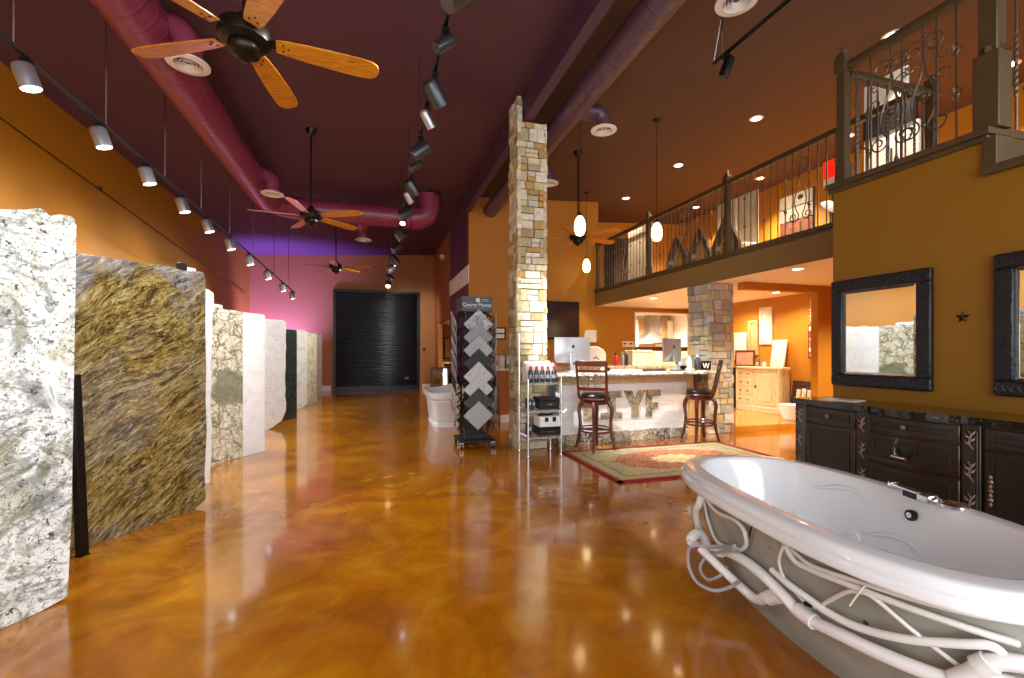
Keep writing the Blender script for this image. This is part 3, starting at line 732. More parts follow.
slab('white slab with fine horizontal lines beside the beige veined slab', (-1.484, 7.169), D0, [(-1.9, 0), (0, 0), (0, 1.92), (-.02, 1.925), (-1.9, 1.94)], 'granite_white_lined')
slab('white slab with jagged right edge next to the dark green slab', (-1.60, 9.45), D0, rough([(-2.0, 0), (-.45, 0), (-.1, .12), (.0, .3), (-.02, 1.0), (.01, 1.96), (-.1, 1.99), (-2.0, 2.0)], .014, R, .12), 'granite_white')
slab('dark green black slab among the white ones', (-1.575, 10.55), D0, [(-2, 0), (0, 0), (.0, 1.84), (-.03, 1.87), (-2, 1.88)], 'granite_dark')
slab('ivory slab right behind the dark green slab', (-1.62, 12.4), D0, rough([(-2.2, 0), (-.2, 0), (0, .1), (.01, 1.9), (-.1, 1.93), (-2.2, 1.94)], .01, R, .12), 'granite_ivory')
slab('speckled beige slab second from the far end of the slab row', (-1.51, 13.5), D0, [(-2.2, 0), (0, 0), (0, 1.9), (-2.2, 1.93)], 'granite_speckled_beige')
slab('pale slab with grey blue edge at the far end of the slab row', (-1.60, 15.6), D0, [(-2.6, 0), (0, 0), (0, 1.98), (-2.6, 2.0)], 'granite_white_lined', .05)
# rack posts
t = thing('rack_post', 'black leaning steel post in front of the olive gold slab', 'post', (-1.925, 3.85, 0), rad(58))
MB().loft([[(x * w - dx, y * w, z) for x, y in ((-1, -1), (1, -1), (1, 1), (-1, 1))] for z, w, dx in ((0, .027, 0), (.6, .026, .02), (1.25, .025, .045))]).build('post', 'black_metal', t, bevel=.004)
MB().box((-.03, -.03, 0), (.03, .03, .008)).build('foot_plate', 'bronze', t)
t = thing('rack_post', 'black post top peeking out above the olive gold slab', 'post', (-1.66, 4.77, 0), rad(58))
MB().box((-.03, -.03, 0), (.03, .03, 2.2)).build('post', 'black_metal', t, bevel=.004)
MB().box((.03, -.01, 2.08), (.13, .01, 2.17)).build('bracket', 'white_plastic', t)
t = thing('wall_cable', 'thin dark cable running along the mustard left wall under the light rail', 'cable', (-4.08, 6.6, 4.07))
MB().tube([(0, -4.2, .32), (0, 0, 0), (0, 5, -.38), (0, 10.2, -.75)], .008, 6).build('cable', 'rubber_black', t)
for yy, zz in ((2.0, -.14), (7.5, -.55)): MB().cbox((.0, yy, zz), (.03, .07, .06)).build('clip', 'steel', t)

# ------------------------------------------------------------------ service counter with letters
t = thing('service_counter', 'long service counter faced in white ledgestone with granite letters and granite top', 'counter', (3.8, 6.33, 0), rad(4.5))
X0, X1 = -1.19, 1.2
MB().box((X0, .02, .15), (X1, .12, .9)).build('stone_front', 'white_ledgestone', t)
MB().box((X0, .03, .9), (X1 + .02, .14, 1.04)).build('wood_band', 'beige_wood', t)
MB().box((X0, .12, 0), (X1 + .2, .7, 1.04)).build('body', 'oak_pale', t)
m = MB(); x = X0 - .02; r2 = random.Random(4)
while x < X1:
    w = min(r2.uniform(.14, .3), X1 + .01 - x)
    if X1 - x - w < .1: w = X1 + .01 - x
    m.box((x + .002, -.012 - r2.uniform(0, .012), 0), (x + w - .002, .1, .16 + r2.uniform(-.01, .012))); x += w
m.build('base_course', 'base_granite', t, bevel=.004)
MB().box((X1, -.02, 0), (X1 + .12, .14, 1.03)).build('end_post', 'oak_pale', t, bevel=.006)
MB().box((X1 + .12, .02, 0), (X1 + .3, .3, 1.03)).build('end_panel', 'beige_wood', t)
# bracket under the top at the right end
m = MB(); pr = [(-.0, 1.03), (-.2, 1.03), (-.19, .98), (-.12, .95), (-.15, .9), (-.1, .84), (-.03, .8), (-.04, .74), (0, .72)]
m.prism(pr, lambda a, b, d: (X1 + .13 + d, a + .02, b), .09); m.tube([(X1 + .175, -.1 + .045 * math.cos(a * .5), .94 + .045 * math.sin(a * .5)) for a in range(13)], .02, 6)
m.build('scroll_bracket', 'iron', t, bevel=.004)
# granite top with chiselled edge
m = MB(); N = 60; rings = []
def edgex(i): return -1.36 + (2.98) * i / N
r3 = random.Random(9)
for i in range(N + 1):
    x = edgex(i); e = lambda a: r3.uniform(-a, a)
    yf = -.27
    rings.append([(x, yf + .02 + e(.006), 1.035), (x, yf + e(.014), 1.055 + e(.008)), (x, yf + .004 + e(.014), 1.08 + e(.008)), (x, yf + .025 + e(.008), 1.1), (x, .62, 1.1), (x, .62, 1.035)])
m.loft(rings); m.build('granite_top', 'granite_counter', t)
# letters let into the stone: D I Y F
zb, zt = .36, .79
def lt(poly, z0=zb, z1=zt, x0=0, w=.3):
    return [(x0 + a * w, z0 + b * (z1 - z0)) for a, b in poly]
LET = [('letter_D', lt([(0, 0), (.6, 0), (.9, .12), (1, .35), (1, .65), (.9, .88), (.6, 1), (0, 1)], .36, .79, -.78, .2)),
       ('letter_I', lt([(0, 0), (1, 0), (1, .24), (.7, .24), (.7, .76), (1, .76), (1, 1), (0, 1), (0, .76), (.34, .76), (.34, .24), (0, .24)], zb, zt, -.47, .37)),
       ('letter_Y', lt([(.36, 0), (.68, 0), (.68, .4), (1, 1), (.67, 1), (.52, .66), (.36, 1), (0, 1), (.36, .4)], zb, zt, -.05, .4)),
       ('letter_F', lt([(0, 0), (.4, 0), (.4, .28), (.8, .28), (.8, .52), (.4, .52), (.4, .76), (1, .76), (1, 1), (0, 1)], zb, zt, .37, .28))]
for i, (nm, poly) in enumerate(LET):
    o = MB().prism(poly, lambda a, b, d: (a, -.004 + d, b), .05).build(nm, 'granite_letter', t)
# back counter behind
t = thing('back_counter', 'pale back counter behind the service counter', 'counter', (5.2, 9.2, 0))
MB().box((-1.7, -.4, 1.03), (2.2, .4, 1.1)).build('top', 'granite_counter', t, bevel=.01)
MB().box((-1.65, -.36, 0), (2.15, .38, 1.03)).build('cabinet', 'oak_pale', t)
for k in range(6): MB().box((-1.6 + k * .62, -.38, .1), (-1.04 + k * .62, -.36, .98)).build('door', 'oak_pale', t, bevel=.006)

# ------------------------------------------------------------------ bar stools
def make_stool(loc, leg_rz, top_rz, label):
    t = thing('bar_stool', label, 'bar stool', (loc[0], loc[1], .019), 0, 'cherry bar stools')
    Ml = Matrix.Rotation(leg_rz, 4, 'Z'); Mt = Matrix.Rotation(top_rz, 4, 'Z')
    for k in range(4):
        a = PI / 4 + k * PI / 2; m = MB(); m.M = Ml
        prof = [(.285, 0, .017), (.262, .06, .018), (.23, .2, .02), (.215, .33, .021), (.222, .45, .022), (.232, .53, .024), (.222, .6, .026), (.19, .655, .028), (.17, .68, .026)]
        pts = smoothpts([(r_ * math.cos(a), r_ * math.sin(a), z) for r_, z, w in prof], 3)
        rr = [prof[min(i // 3, 8)][2] * 1.22 for i in range(len(pts))]
        m.tube(pts, rr, 8); m.build('leg', 'cherry', t)
    for zz, rr in ((.255, .205), (.30, .2)):
        m = MB(); m.tube([(rr * math.cos(2 * PI * i / 28), rr * math.sin(2 * PI * i / 28), zz) for i in range(28)], .012 if zz > .28 else .015, 8, closed=True); m.build('foot_ring', 'cherry', t)
    MB().lathe([(.17, .64), (.185, .65), (.19, .69), (.18, .7)], 28).build('swivel_base', 'cherry', t)
    MB().lathe([(.17, .695), (.212, .7), (.218, .715), (.212, .735), (.19, .74)], 30).build('seat_ring', 'cherry', t)
    MB().lathe([(.19, .735), (.206, .745), (.208, .765), (.195, .785), (.15, .797), (.08, .803), (.01, .805)], 30).build('seat_cushion', 'leather', t)
    # back rest: posts rise from the rear of the seat ring (local -y)
    f = lambda x, z: (x, -.2 - max(0, z - .78) * .22, z)
    for s in (-1, 1):
        m = MB(); m.M = Mt
        m.tube(smoothpts([(s * .15, -.1, .71), (s * .185, -.175, .735), f(s * .195, .80), f(s * .2, 1.0), f(s * .205, 1.15), f(s * .21, 1.25)], 3), .017, 8, flat=(1, 1.1)); m.build('back_post', 'cherry', t)
    def slat(z0, z1, w, bow):
        m = MB(); m.M = Mt; n = 10; rings = []
        for i in range(n + 1):
            x = -w + 2 * w * i / n; b = bow * (1 - (x / w) ** 2)
            y0 = f(0, z0)[1] - b; y1 = f(0, z1)[1] - b
            rings.append([(x, y0 - .011, z0), (x, y0 + .011, z0), (x, y1 + .011, z1), (x, y1 - .011, z1)])
        return m.loft(rings)
    slat(1.185, 1.262, .215, .02).build('top_rail', 'cherry', t, bevel=.006)
    slat(1.1, 1.135, .2, .02).build('middle_rail', 'cherry', t)
    slat(.845, .89, .195, .02).build('lower_rail', 'cherry', t)
    m = MB(); m.M = Mt; zc = .995
    for sx in (-1, 1):
        for sz in (-1, 1):
            pts = [(sx * (.095 + p[0]), zc + sz * (.02 + p[1])) for p in spiral((0, .025), .012, .055, 0.3, 1.35, 20)] + [(sx * .04, zc)]
            m.tube([f(p, q)[:1] + (f(0, q)[1] - .018,) + (q,) for p, q in pts], .0045, 6)
        m.tube([(sx * .042, f(0, z)[1] - .018, z) for z in (.89, 1.1)], .005, 6)
        m.tube([(sx * x_, f(0, zc)[1] - .018, zc + dz) for x_, dz in ((.15, .0), (.185, .04), (.192, .09))], .004, 6)
        m.tube([(sx * x_, f(0, zc)[1] - .018, zc + dz) for x_, dz in ((.15, .0), (.185, -.04), (.192, -.09))], .004, 6)
    m.M = Mt @ Matrix.Translation(Vector((0, f(0, zc)[1] - .018, zc)))
    m.ball((0, 0, 0), .022, 8, 6, (1.2, .6, 1.2))
    m.build('scrollwork', 'iron', t)
    return t
def face_rz(dx, dy): return math.atan2(dy, dx) - PI / 2
make_stool((3.02, 5.88), rad(13), face_rz(.62, .78), 'cherry bar stool standing with its scrollwork back to the camera')
make_stool((4.885, 5.98), rad(-6), face_rz(-.80, .60), 'cherry bar stool seen side-on by the shorter stone column')

# ------------------------------------------------------------------ rug
o = thing('area_rug', 'cream and red oriental rug with red binding in front of the counter', 'rug', (3.78, 5.075, 0))
MB().box((-1.265, -.75, .001), (1.265, .75, .012)).build('pile', 'rug', o)
m = MB()
for a in ((-1.29, -.775, 1.29, -.73), (-1.29, .73, 1.29, .775), (-1.29, -.775, -1.245, .775), (1.245, -.775, 1.29, .775)): m.box((a[0], a[1], 0), (a[2], a[3], .022))
m.build('binding', 'rug_border', o)

# ------------------------------------------------------------------ computers and goods on the counter
def computer(label, loc, rz):
    t = thing('desktop_computer', label, 'computer', loc, rz, 'computers on the service counter')
    # back faces local -y
    m = MB(); n = 14; rings = []
    for i in range(n + 1):
        x = -.3 + .6 * i / n
        bulge = .035 * (1 - (abs(x) / .3) ** 2.4)
        rings.append([(x, .02, .13), (x, .014, .13), (x, .012 - bulge * .3, .2), (x, .012 - bulge, .33), (x, .012 - bulge * .3, .46), (x, .014, .53), (x, .02, .53)])
    m.loft(rings); m.build('rear_shell', 'aluminium', t)
    MB().box((-.3, .02, .13), (.3, .026, .53)).build('screen', 'dark_glass', t)
    m = MB(); m.prism([(-.075, .012), (-.065, .16), (-.05, .27), (.05, .27), (.065, .16), (.075, .012)], lambda a, b, d: (a, -.105 + b * .3 + d, b), .008); m.box((-.1, -.11, 0), (.1, .1, .012))
    s = m.build('stand', 'aluminium', t, bevel=.002)
    MB().tube([(0, -.107 + .11 * .3, .11), (0, -.092 + .11 * .3, .11)], .03, 18).build('cable_hole', 'gunmetal', s)
    # fruit mark: round body with a bite, leaf above
    def bite():
        out = []
        for i in range(28):
            a = 2 * PI * i / 28; r_ = .024 * (1 - .1 * math.cos(2 * a) * (1 if math.sin(a) > 0 else .6)); x, z = r_ * math.cos(a), r_ * math.sin(a)
            d = math.hypot(x - .028, z - .003)
            if d < .014: x -= (.014 - d)
            if abs(a - PI / 2) < .2: z -= .004
            out.append((x, z))
        return out
    MB().prism(bite(), lambda a, b, d: (a, -.0255 + d, b + .385), .003).prism([(.0, .029), (.004, .04), (.013, .043), (.01, .034)], lambda a, b, d: (a, -.024 + d, b + .385), .003).build('logo', 'black_metal', t)
    return t


computer('silver desktop computer at the left end of the granite counter, seen from behind', (2.97, 6.55, 1.1), 0.0)
computer('silver desktop computer near the shorter stone column, turned away', (4.86, 6.62, 1.1), rad(25))
def bottle(label, loc, r, h, mat, cap='black_metal', group=None, neck=.35):
    t = thing('bottle', label, 'bottle', loc, 0, group)
    MB().lathe([(r * .9, 0), (r, .01), (r, h * .62), (r * .8, h * .7), (r * neck, h * .78), (r * neck, h * .84)], 14).build('body', mat, t)
    MB().lathe([(r * (neck + .08), h * .83), (r * (neck + .08), h * .98), (r * .2, h)], 12).build('cap', cap, t)
    return t
def canister(label, loc, r, h, mat, band):
    t = thing('canister', label, 'canister', loc)
    MB().lathe([(r * .95, 0), (r, .01), (r, h * .88), (r * .9, h * .92)], 18).build('body', mat, t)
    MB().lathe([(r * .93, h * .92), (r * .95, h * .98), (r * .8, h)], 16).build('lid', 'black_metal', t)
    MB().lathe([(r * 1.01, h * .3), (r * 1.01, h * .7)], 18).build('label_band', band, t)
canister('red canister standing on the counter left of the silver computer', (2.5, 6.2, 1.1), .04, .17, 'red_plastic', 'silver_paint')
# white kettle-like box and goods on the back counter
t = thing('bread_box', 'white domed appliance on the back counter right of the left computer', 'appliance', (4.6, 9.1, 1.1))
m = MB(); m.prism([(-.26, 0), (.26, 0), (.26, .26), (.2, .36), (.06, .42), (-.1, .42), (-.22, .38), (-.26, .3)], lambda a, b, d: (a, d - .15, b), .3); m.build('body', 'white_plastic', t, bevel=.02)
MB().tube([(-.05, -.16, .16), (.0, -.19, .2), (.08, -.16, .14)], .014, 8).build('handle', 'book_grey', t)
t = thing('binder_row', 'narrow white upright binder beside the white domed appliance', 'binder', (4.22, 9.1, 1.1)); MB().box((-.05, -.13, 0), (.05, .13, .36)).build('cover', 'white_plastic', t, bevel=.006); MB().cbox((0, -.131, .22), (.05, .004, .12)).build('spine_label', 'cream_board', t)
bottle('red bottle on the back counter', (5.12, 9.0, 1.1), .055, .29, 'red_plastic')
bottle('slim grey blue bottle on the back counter beside the red one', (5.3, 9.02, 1.1), .04, .31, 'book_grey', 'silver_paint')
bottle('dark blue grey bottle on the back counter next to the beige box', (5.42, 9.05, 1.1), .042, .33, 'gunmetal', 'silver_paint')
t = thing('storage_box', 'cream box with raised lid on the back counter', 'box', (5.78, 9.1, 1.1)); MB().box((-.27, -.15, 0), (.27, .15, .3)).build('body', 'cream_board', t, bevel=.01); MB().box((-.28, -.16, .3), (.24, .16, .345)).build('lid', 'cream_board', t, bevel=.01)
t = thing('drawer_unit', 'cream two-drawer cabinet under the kitchen opening', 'cabinet', (6.6, 9.15, 1.1))
MB().box((-.44, -.12, 0), (.5, .15, .32)).build('body', 'cream_board', t, bevel=.006)
for k, x in enumerate((-.2, .26)):
    d = MB().box((x - .2, -.135, .03), (x + .2, -.12, .29)).build('drawer', 'cream_board', t, bevel=.008); MB().ball((x, -.145, .09), .016, 8, 6).build('knob', 'bronze', d)
# papers, keyboards and small things on the counter top
def flat_thing(name, label, cat, loc, size, mat, rz=0, top=None):
    t = thing(name, label, cat, loc, rz); MB().cbox((0, 0, size[2] / 2), size).build('body', mat, t, bevel=min(size[2] * .3, .006))
    if top: MB().cbox((0, 0, size[2] + .002), (size[0] * .9, size[1] * .8, .004)).build('top_face', top, t)
    return t
flat_thing('keyboard', 'dark keyboard lying on the counter left of the right computer', 'keyboard', (4.35, 6.45, 1.1), (.42, .15, .02), 'gunmetal', 0, 'black_metal')
flat_thing('paper_stack', 'stack of white papers on the counter between the computers', 'papers', (3.85, 6.5, 1.1), (.5, .3, .02), 'card', .1)
flat_thing('tablet', 'small dark tablet on the counter under the right computer', 'tablet', (4.72, 6.3, 1.1), (.22, .15, .015), 'dark_glass', .2)
t = thing('sunglasses', 'dark small pouch beside the left bar stool back on the counter', 'pouch', (3.42, 6.28, 1.1)); MB().ball((0, 0, .035), .04, 12, 8, (1.6, 1, .85)).build('body', 'matte_black', t); MB().ball((-.07, .0, .03), .03, 10, 7).build('flap', 'white_plastic', t)
bottle('white pump bottle right of the right computer', (5.1, 6.5, 1.1), .045, .24, 'white_plastic', 'white_plastic', None, .25)
bottle('clear grey spray bottle near the stone column', (5.3, 6.55, 1.1), .05, .26, 'grey_glass', 'white_plastic', None, .3)
t = thing('tissue_box', 'white open box with dark base on the counter near the right computer', 'box', (5.22, 6.85, 1.1)); MB().box((-.08, -.06, .06), (.08, .06, .2)).build('body', 'white_plastic', t, bevel=.006); MB().box((-.08, -.06, 0), (.08, .06, .06)).build('base', 'dark_glass', t)
t = thing('framed_sign', 'small dark framed sign with a white letter W on the right end of the counter', 'sign', (5.3, 6.34, 1.1), rad(-14))
MB().box((-.085, 0, 0), (.085, .015, .15)).build('panel', 'dark_glass', t)
m = MB(); m.prism([(-.06, .12), (-.035, .03), (-.02, .03), (0, .09), (.02, .03), (.035, .03), (.06, .12), (.045, .12), (.027, .06), (.008, .12), (-.008, .12), (-.027, .06), (-.045, .12)], lambda a, b, d: (a, -.003 + d, b), .004); m.build('letter', 'book_white', t)
MB().box((.06, .015, 0), (.1, .06, .13)).build('easel_back', 'card', t)
# phone
t = thing('desk_phone', 'white cordless phone standing below the right computer', 'phone', (5.0, 6.36, 1.1), rad(20)); m = MB(); m.prism([(-.02, 0), (.03, 0), (.0, .2), (-.035, .2)], lambda a, b, d: (a, d - .025, b), .05); m.build('handset', 'white_plastic', t, bevel=.006); MB().box((-.06, -.05, 0), (.06, .05, .03)).build('cradle', 'book_white', t, bevel=.006)

# ------------------------------------------------------------------ things on the far mustard wall
t = thing('wall_mounted_television', 'dark flat television on the mustard wall behind the tall column', 'television', (4.53, 10.67, 2.2))
MB().box((-.47, -.06, -.47), (.47, -.01, .48)).build('bezel', 'black_metal', t, bevel=.008); MB().box((-.44, -.065, -.43), (.44, -.06, .45)).build('screen', 'brown_screen', t)

t = thing('picture_frame', 'small white framed print on the mustard wall left of the kitchen opening', 'picture', (5.33, 10.67, 1.81)); m = MB()
for a in ((-.17, -.155, .17, -.125), (-.17, .125, .17, .155), (-.17, -.155, -.14, .155), (.14, -.155, .17, .155)): m.box((a[0], -.03, a[1]), (a[2], 0, a[3]))
m.build('frame', 'white_trim', t); MB().box((-.14, -.015, -.125), (.14, -.01, .125)).build('print', 'card', t)
t = thing('outlet_plate', 'white outlet plate with two dark sockets left of the kitchen opening', 'outlet', (6.43, 10.67, 1.61)); MB().cbox((0, -.01, 0), (.34, .02, .15)).build('plate', 'white_plastic', t, bevel=.004)
for x in (-.1, .08): MB().cbox((x, -.022, .01), (.08, .008, .04)).build('socket', 'gunmetal', t)
t = thing('notice_frame', 'small dark frame with two white cards on the wall beside the tile tower', 'frame', (2.92, 10.67, 1.85)); MB().box((-.14, -.02, -.15), (.14, 0, .15)).build('frame', 'bronze', t)
for z in (-.065, .065): MB().cbox((0, -.022, z), (.2, .006, .1)).build('card', 'card', t)
# goods on the half wall
for i, (x, w, h, mt) in enumerate([(2.47, .1, .26, 'book_white'), (2.6, .12, .3, 'book_grey'), (2.74, .06, .28, 'book_white')]):
    t = thing('book', ['white book standing on the half wall ledge, leftmost of its row', 'grey book standing between two white ones on the half wall ledge', 'thin white book next to the dark boxes on the half wall ledge'][i], 'book', (x, 8.95, 1.065), 0, 'books on the half wall')
    MB().box((-w / 2, -.1, 0), (w / 2, .1, h)).build('cover', mt, t, bevel=.006); MB().cbox((0, -.102, h * .55), (w * .6, .004, h * .5)).build('spine_label', 'card', t)
for i, (x, h) in enumerate([(2.9, .33), (3.05, .36)]):
    t = thing('display_box', ['dark box on the half wall ledge, left one of a pair', 'dark box on the half wall ledge, right one against the stone column'][i], 'box', (x, 8.95, 1.065), 0, 'dark boxes on the half wall')
    MB().box((-.06, -.1, 0), (.06, .1, h)).build('body', 'gunmetal', t, bevel=.004); MB().cbox((0, -.102, h * .6), (.08, .004, h * .4)).build('label', 'dark_glass', t)

# ------------------------------------------------------------------ kitchen display
t = thing('range_hood', 'stainless chimney range hood inside the white kitchen opening', 'range hood', (8.62, 12.965, 0))
m = MB(); m.loft([[(x * .18, y, z) for x, y in ((-1, -.32), (1, -.32), (1, 0), (-1, 0))] for z in (2.05, 2.58)]); m.build('chimney', 'steel_hood', t)
m = MB(); m.loft([[(-a, -b, z), (min(a, .2), -b, z), (min(a, .2), 0, z), (-a, 0, z)] for a, b, z in ((.62, .55, 1.66), (.62, .55, 1.7), (.18, .32, 2.06))]); m.build('canopy', 'steel_hood', t)
MB().box((-.25, -.565, 1.665), (.25, -.55, 1.695)).build('control_strip', 'gunmetal', t)
for i, x in enumerate((7.62, 9.06)):
    t = thing('wall_cabinet', ['white upper cabinet left of the range hood', 'white upper cabinet right of the range hood'][i], 'cabinet', (x, 12.98, 0), 0, 'white kitchen cabinets')
    MB().box((-.6 if i == 0 else -.22, -.35, 1.5), (.36 if i == 0 else .22, 0, 2.42)).build('body', 'white_wall', t); MB().box((-.58 if i == 0 else -.2, -.37, 1.52), (.34 if i == 0 else .2, -.35, 2.4)).build('door', 'white_wall', t, bevel=.01)
t = thing('backsplash', 'tan tiled backsplash panel under the range hood', 'panel', (8.62, 12.996, 1.3)); MB().box((-.5, -.02, 0), (.5, 0, 1.2)).build('panel', 'beige_wood', t); MB().box((-.52, -.03, -.02), (.52, 0, 0)).build('edge_strip', 'olive_wood', t)
t = thing('wood_post', 'brown vertical wood panel right of the range hood', 'panel', (8.74, 12.33, 1.2)); MB().box((-.07, -.05, 0), (.07, .05, 1.35)).build('board', 'fascia', t); MB().box((-.08, -.06, -.04), (.08, .06, 0)).build('foot', 'olive_wood', t)

# ------------------------------------------------------------------ chrome shelf rack with goods
t = thing('wire_rack', 'chrome four-post wire shelf rack in front of the tall stone column', 'shelf rack', (2.175, 5.88, 0))
for sx, sy, h in ((-1, -1, 1.04), (1, -1, 1.04), (-1, 1, 1.66), (1, 1, 1.04)):
    m = MB(); m.tube([(sx * .235, sy * .195, .02), (sx * .235, sy * .195, h)], .0125, 10); m.ball((sx * .235, sy * .195, h), .014, 8, 6); m.lathe([(.016, 0), (.02, .01), (.014, .03)], 10, (sx * .235, sy * .195, 0)); m.build('post', 'chrome', t)
for z in (.27, .62, .985):
    m = MB()
    for y in (-.195, .195): m.tube([(-.235, y, z), (.235, y, z)], .008, 6); m.tube([(-.235, y, z - .03), (.235, y, z - .03)], .005, 6)
    for x in (-.235, .235): m.tube([(x, -.195, z), (x, .195, z)], .008, 6); m.tube([(x, -.195, z - .03), (x, .195, z - .03)], .005, 6)
    for k in range(15): m.tube([(-.22 + k * .0314, -.195, z + .004), (-.22 + k * .0314, .195, z + .004)], .003, 5)
    for k in range(8):
        x = -.235 + k * .067; m.tube([(x, -.195, z), (x + .033, -.195, z - .03), (x + .067, -.195, z)], .003, 4)
    m.build('wire_shelf', 'chrome', t)
for k in range(5):
    t = thing('spray_bottle', 'dark cleaner bottle with red cap on the rack, %s from the left' % ['first', 'second', 'third', 'fourth', 'fifth'][k], 'bottle', (2.0 + k * .083, 5.76, .9955), 0, 'cleaner bottles on the chrome rack')
    MB().lathe([(.03, 0), (.034, .01), (.034, .13), (.026, .16), (.014, .175)], 14).build('body', 'gunmetal', t)
    MB().lathe([(.018, .17), (.02, .2), (.012, .215)], 12).build('cap', 'red_plastic', t)
    MB().lathe([(.0345, .05), (.0345, .1)], 14).build('label_band', 'book_grey', t)
t = thing('carton', 'clear white carton with torn top on the upper rack shelf behind the bottles', 'box', (2.17, 5.95, .9955)); MB().box((-.2, -.1, 0), (.2, .08, .25)).build('body', 'card', t, bevel=.006)
m = MB(); r4 = random.Random(2)
for k in range(9): m.ball((-.165 + k * .04, -.02 + r4.uniform(-.03, .06), .26), .03, 8, 5, (1.2, 1.4, .7))
m.build('packing', 'white_plastic', t)
def case(label, loc, w, d, h, mat, extra=None):
    t = thing('sample_case', label, 'case', loc); MB().box((-w / 2, -d / 2, 0), (w / 2, d / 2, h * .72)).build('body', mat, t, bevel=.008); MB().box((-w / 2, -d / 2, h * .74), (w / 2, d / 2, h)).build('lid', mat, t, bevel=.008)
    MB().tube([(-.06, -d / 2 - .002, h * .45), (-.055, -d / 2 - .022, h * .42), (.055, -d / 2 - .022, h * .42), (.06, -d / 2 - .002, h * .45)], .006, 6).build('handle', 'steel', t)
    return t
case('black sample case with chrome handle on the middle rack shelf', (2.26, 5.86, .632), .3, .26, .15, 'matte_black')
case('black case on the lowest rack shelf under the white box', (2.26, 5.85, .282), .32, .28, .11, 'matte_black')
t = thing('tool_box', 'white display box with two black clasps on top of the lowest black case', 'box', (2.26, 5.83, .393)); MB().box((-.15, -.12, 0), (.15, .12, .14)).build('body', 'white_plastic', t, bevel=.008)
for x in (-.05, .06):
    MB().cbox((x, -.122, .1), (.05, .012, .06)).build('clasp', 'matte_black', t, bevel=.004); MB().tube([(x - .07, -.02, .15), (x + .03, .02, .16)], .017, 8).build('black_roll', 'matte_black', t)
for i, (x, z, h) in enumerate(((1.98, .632, .14), (2.03, .632, .13), (1.98, .282, .16))):
    t = thing('book', ['dark upright book at the left of the middle rack shelf', 'second dark upright book beside the middle black case', 'dark upright book at the left of the lowest rack shelf'][i], 'book', (x, 5.8, z)); MB().box((-.018, -.08, 0), (.018, .08, h)).build('cover', 'gunmetal', t, bevel=.003); MB().cbox((0, -.081, h * .6), (.02, .004, h * .3)).build('spine_label', 'book_white', t)
t = thing('notebook', 'grey blue display card at the right of the rack above the black case', 'card', (2.36, 5.9, .784)); MB().cbox((0, 0, .085), (.09, .02, .17)).build('panel', 'grey_glass', t, bevel=.003); MB().box((-.012, .01, 0), (.012, .05, .1)).build('stand', 'matte_black', t)

# ------------------------------------------------------------------ tile sample tower
TX, TY = 1.43, 6.72
t = thing('display_tower', 'black rolling tower of diamond-hung stone tile samples with printed header', 'display stand', (TX, TY, 0))
MB().box((-.265, -.28, .09), (.265, .28, .125)).build('base_plate', 'black_metal', t, bevel=.01)
for sx in (-1, 1):
    for sy in (-1, 1):
        m = MB(); m.M = Matrix.Translation(Vector((sx * .235, sy * .24, 0)))
        m.tube([(-.014, 0, .04), (.014, 0, .04)], .04, 14); c = m.build('caster_wheel', 'rubber_black', t)
        m = MB(); m.M = Matrix.Translation(Vector((sx * .235, sy * .24, 0))); m.box((-.024, -.02, .03), (-.018, .02, .1)); m.box((.018, -.02, .03), (.024, .02, .1)); m.box((-.03, -.03, .08), (.03, .03, .095)); m.build('fork', 'steel', c)
for sx in (-1, 1):
    for sy in (-1, 1): MB().box((sx * .165 - .013, sy * .17 - .013, .12), (sx * .165 + .013, sy * .17 + .013, 2.02)).build('upright', 'black_metal', t)
m = MB(); m.box((-.15, -.155, .12), (.15, .155, .2)); m.box((-.1, -.1, .2), (.1, .1, 2.0)); m.build('core', 'matte_black', t)
hk = None
for k in range(9):
    z = .32 + k * .195
    for q in range(4):
        for s in (-1, 1):
            if hk is None: hk = MB().tube([(.165, -.185, .08), (.2, -.25, .02), (.14, -.268, -.05)], .01, 6).build('hook', 'black_metal', t); o = hk
            else: o = hk.copy(); COL.objects.link(o); o.parent = t
            o.location = (0, 0, z); o.rotation_euler = (0, 0, q * PI / 2); o.scale = (s, 1, 1)
h = MB().box((-.23, -.23, 1.99), (.23, .23, 2.21)).build('header', 'header_grey', t, bevel=.004)
me = text_mesh('Quartz Money', .072, .001); me.materials.append(MATS['book_white'])
o = bpy.data.objects.new('header_text', me); COL.objects.link(o); o.parent = h; o.location = (0, -.232, 2.085); o.rotation_euler = (PI / 2, 0, 0)
m = MB(); m.M = Matrix.Rotation(PI / 2, 4, 'X'); 
m2 = MB()
for k in range(12):
    a = 2 * PI * k / 12; m2.ball((.012 + .024 * math.cos(a), -.231, 2.155 + .024 * math.sin(a)), .009, 6, 4, (1, .3, 1))
m2.tube([(.012, -.23, 2.155), (.012, -.234, 2.155)], .011, 12); m2.build('header_emblem', 'book_white', h)
m = MB(); m.cbox((.115, -.231, 2.165), (.11, .003, .012)); m.cbox((.115, -.231, 2.143), (.11, .003, .008)); m.cbox((0, -.231, 2.04), (.34, .003, .006)); m.build('header_lines', 'book_grey', h)
TS = ['tile_marble', 'tile_mid', 'tile_grey', 'tile_dark', 'tile_light', 'tile_light', 'tile_dark', 'tile_grey']
TN = ['veined grey', 'mid grey', 'soft grey', 'charcoal', 'pale', 'second pale', 'near-black', 'plain grey']
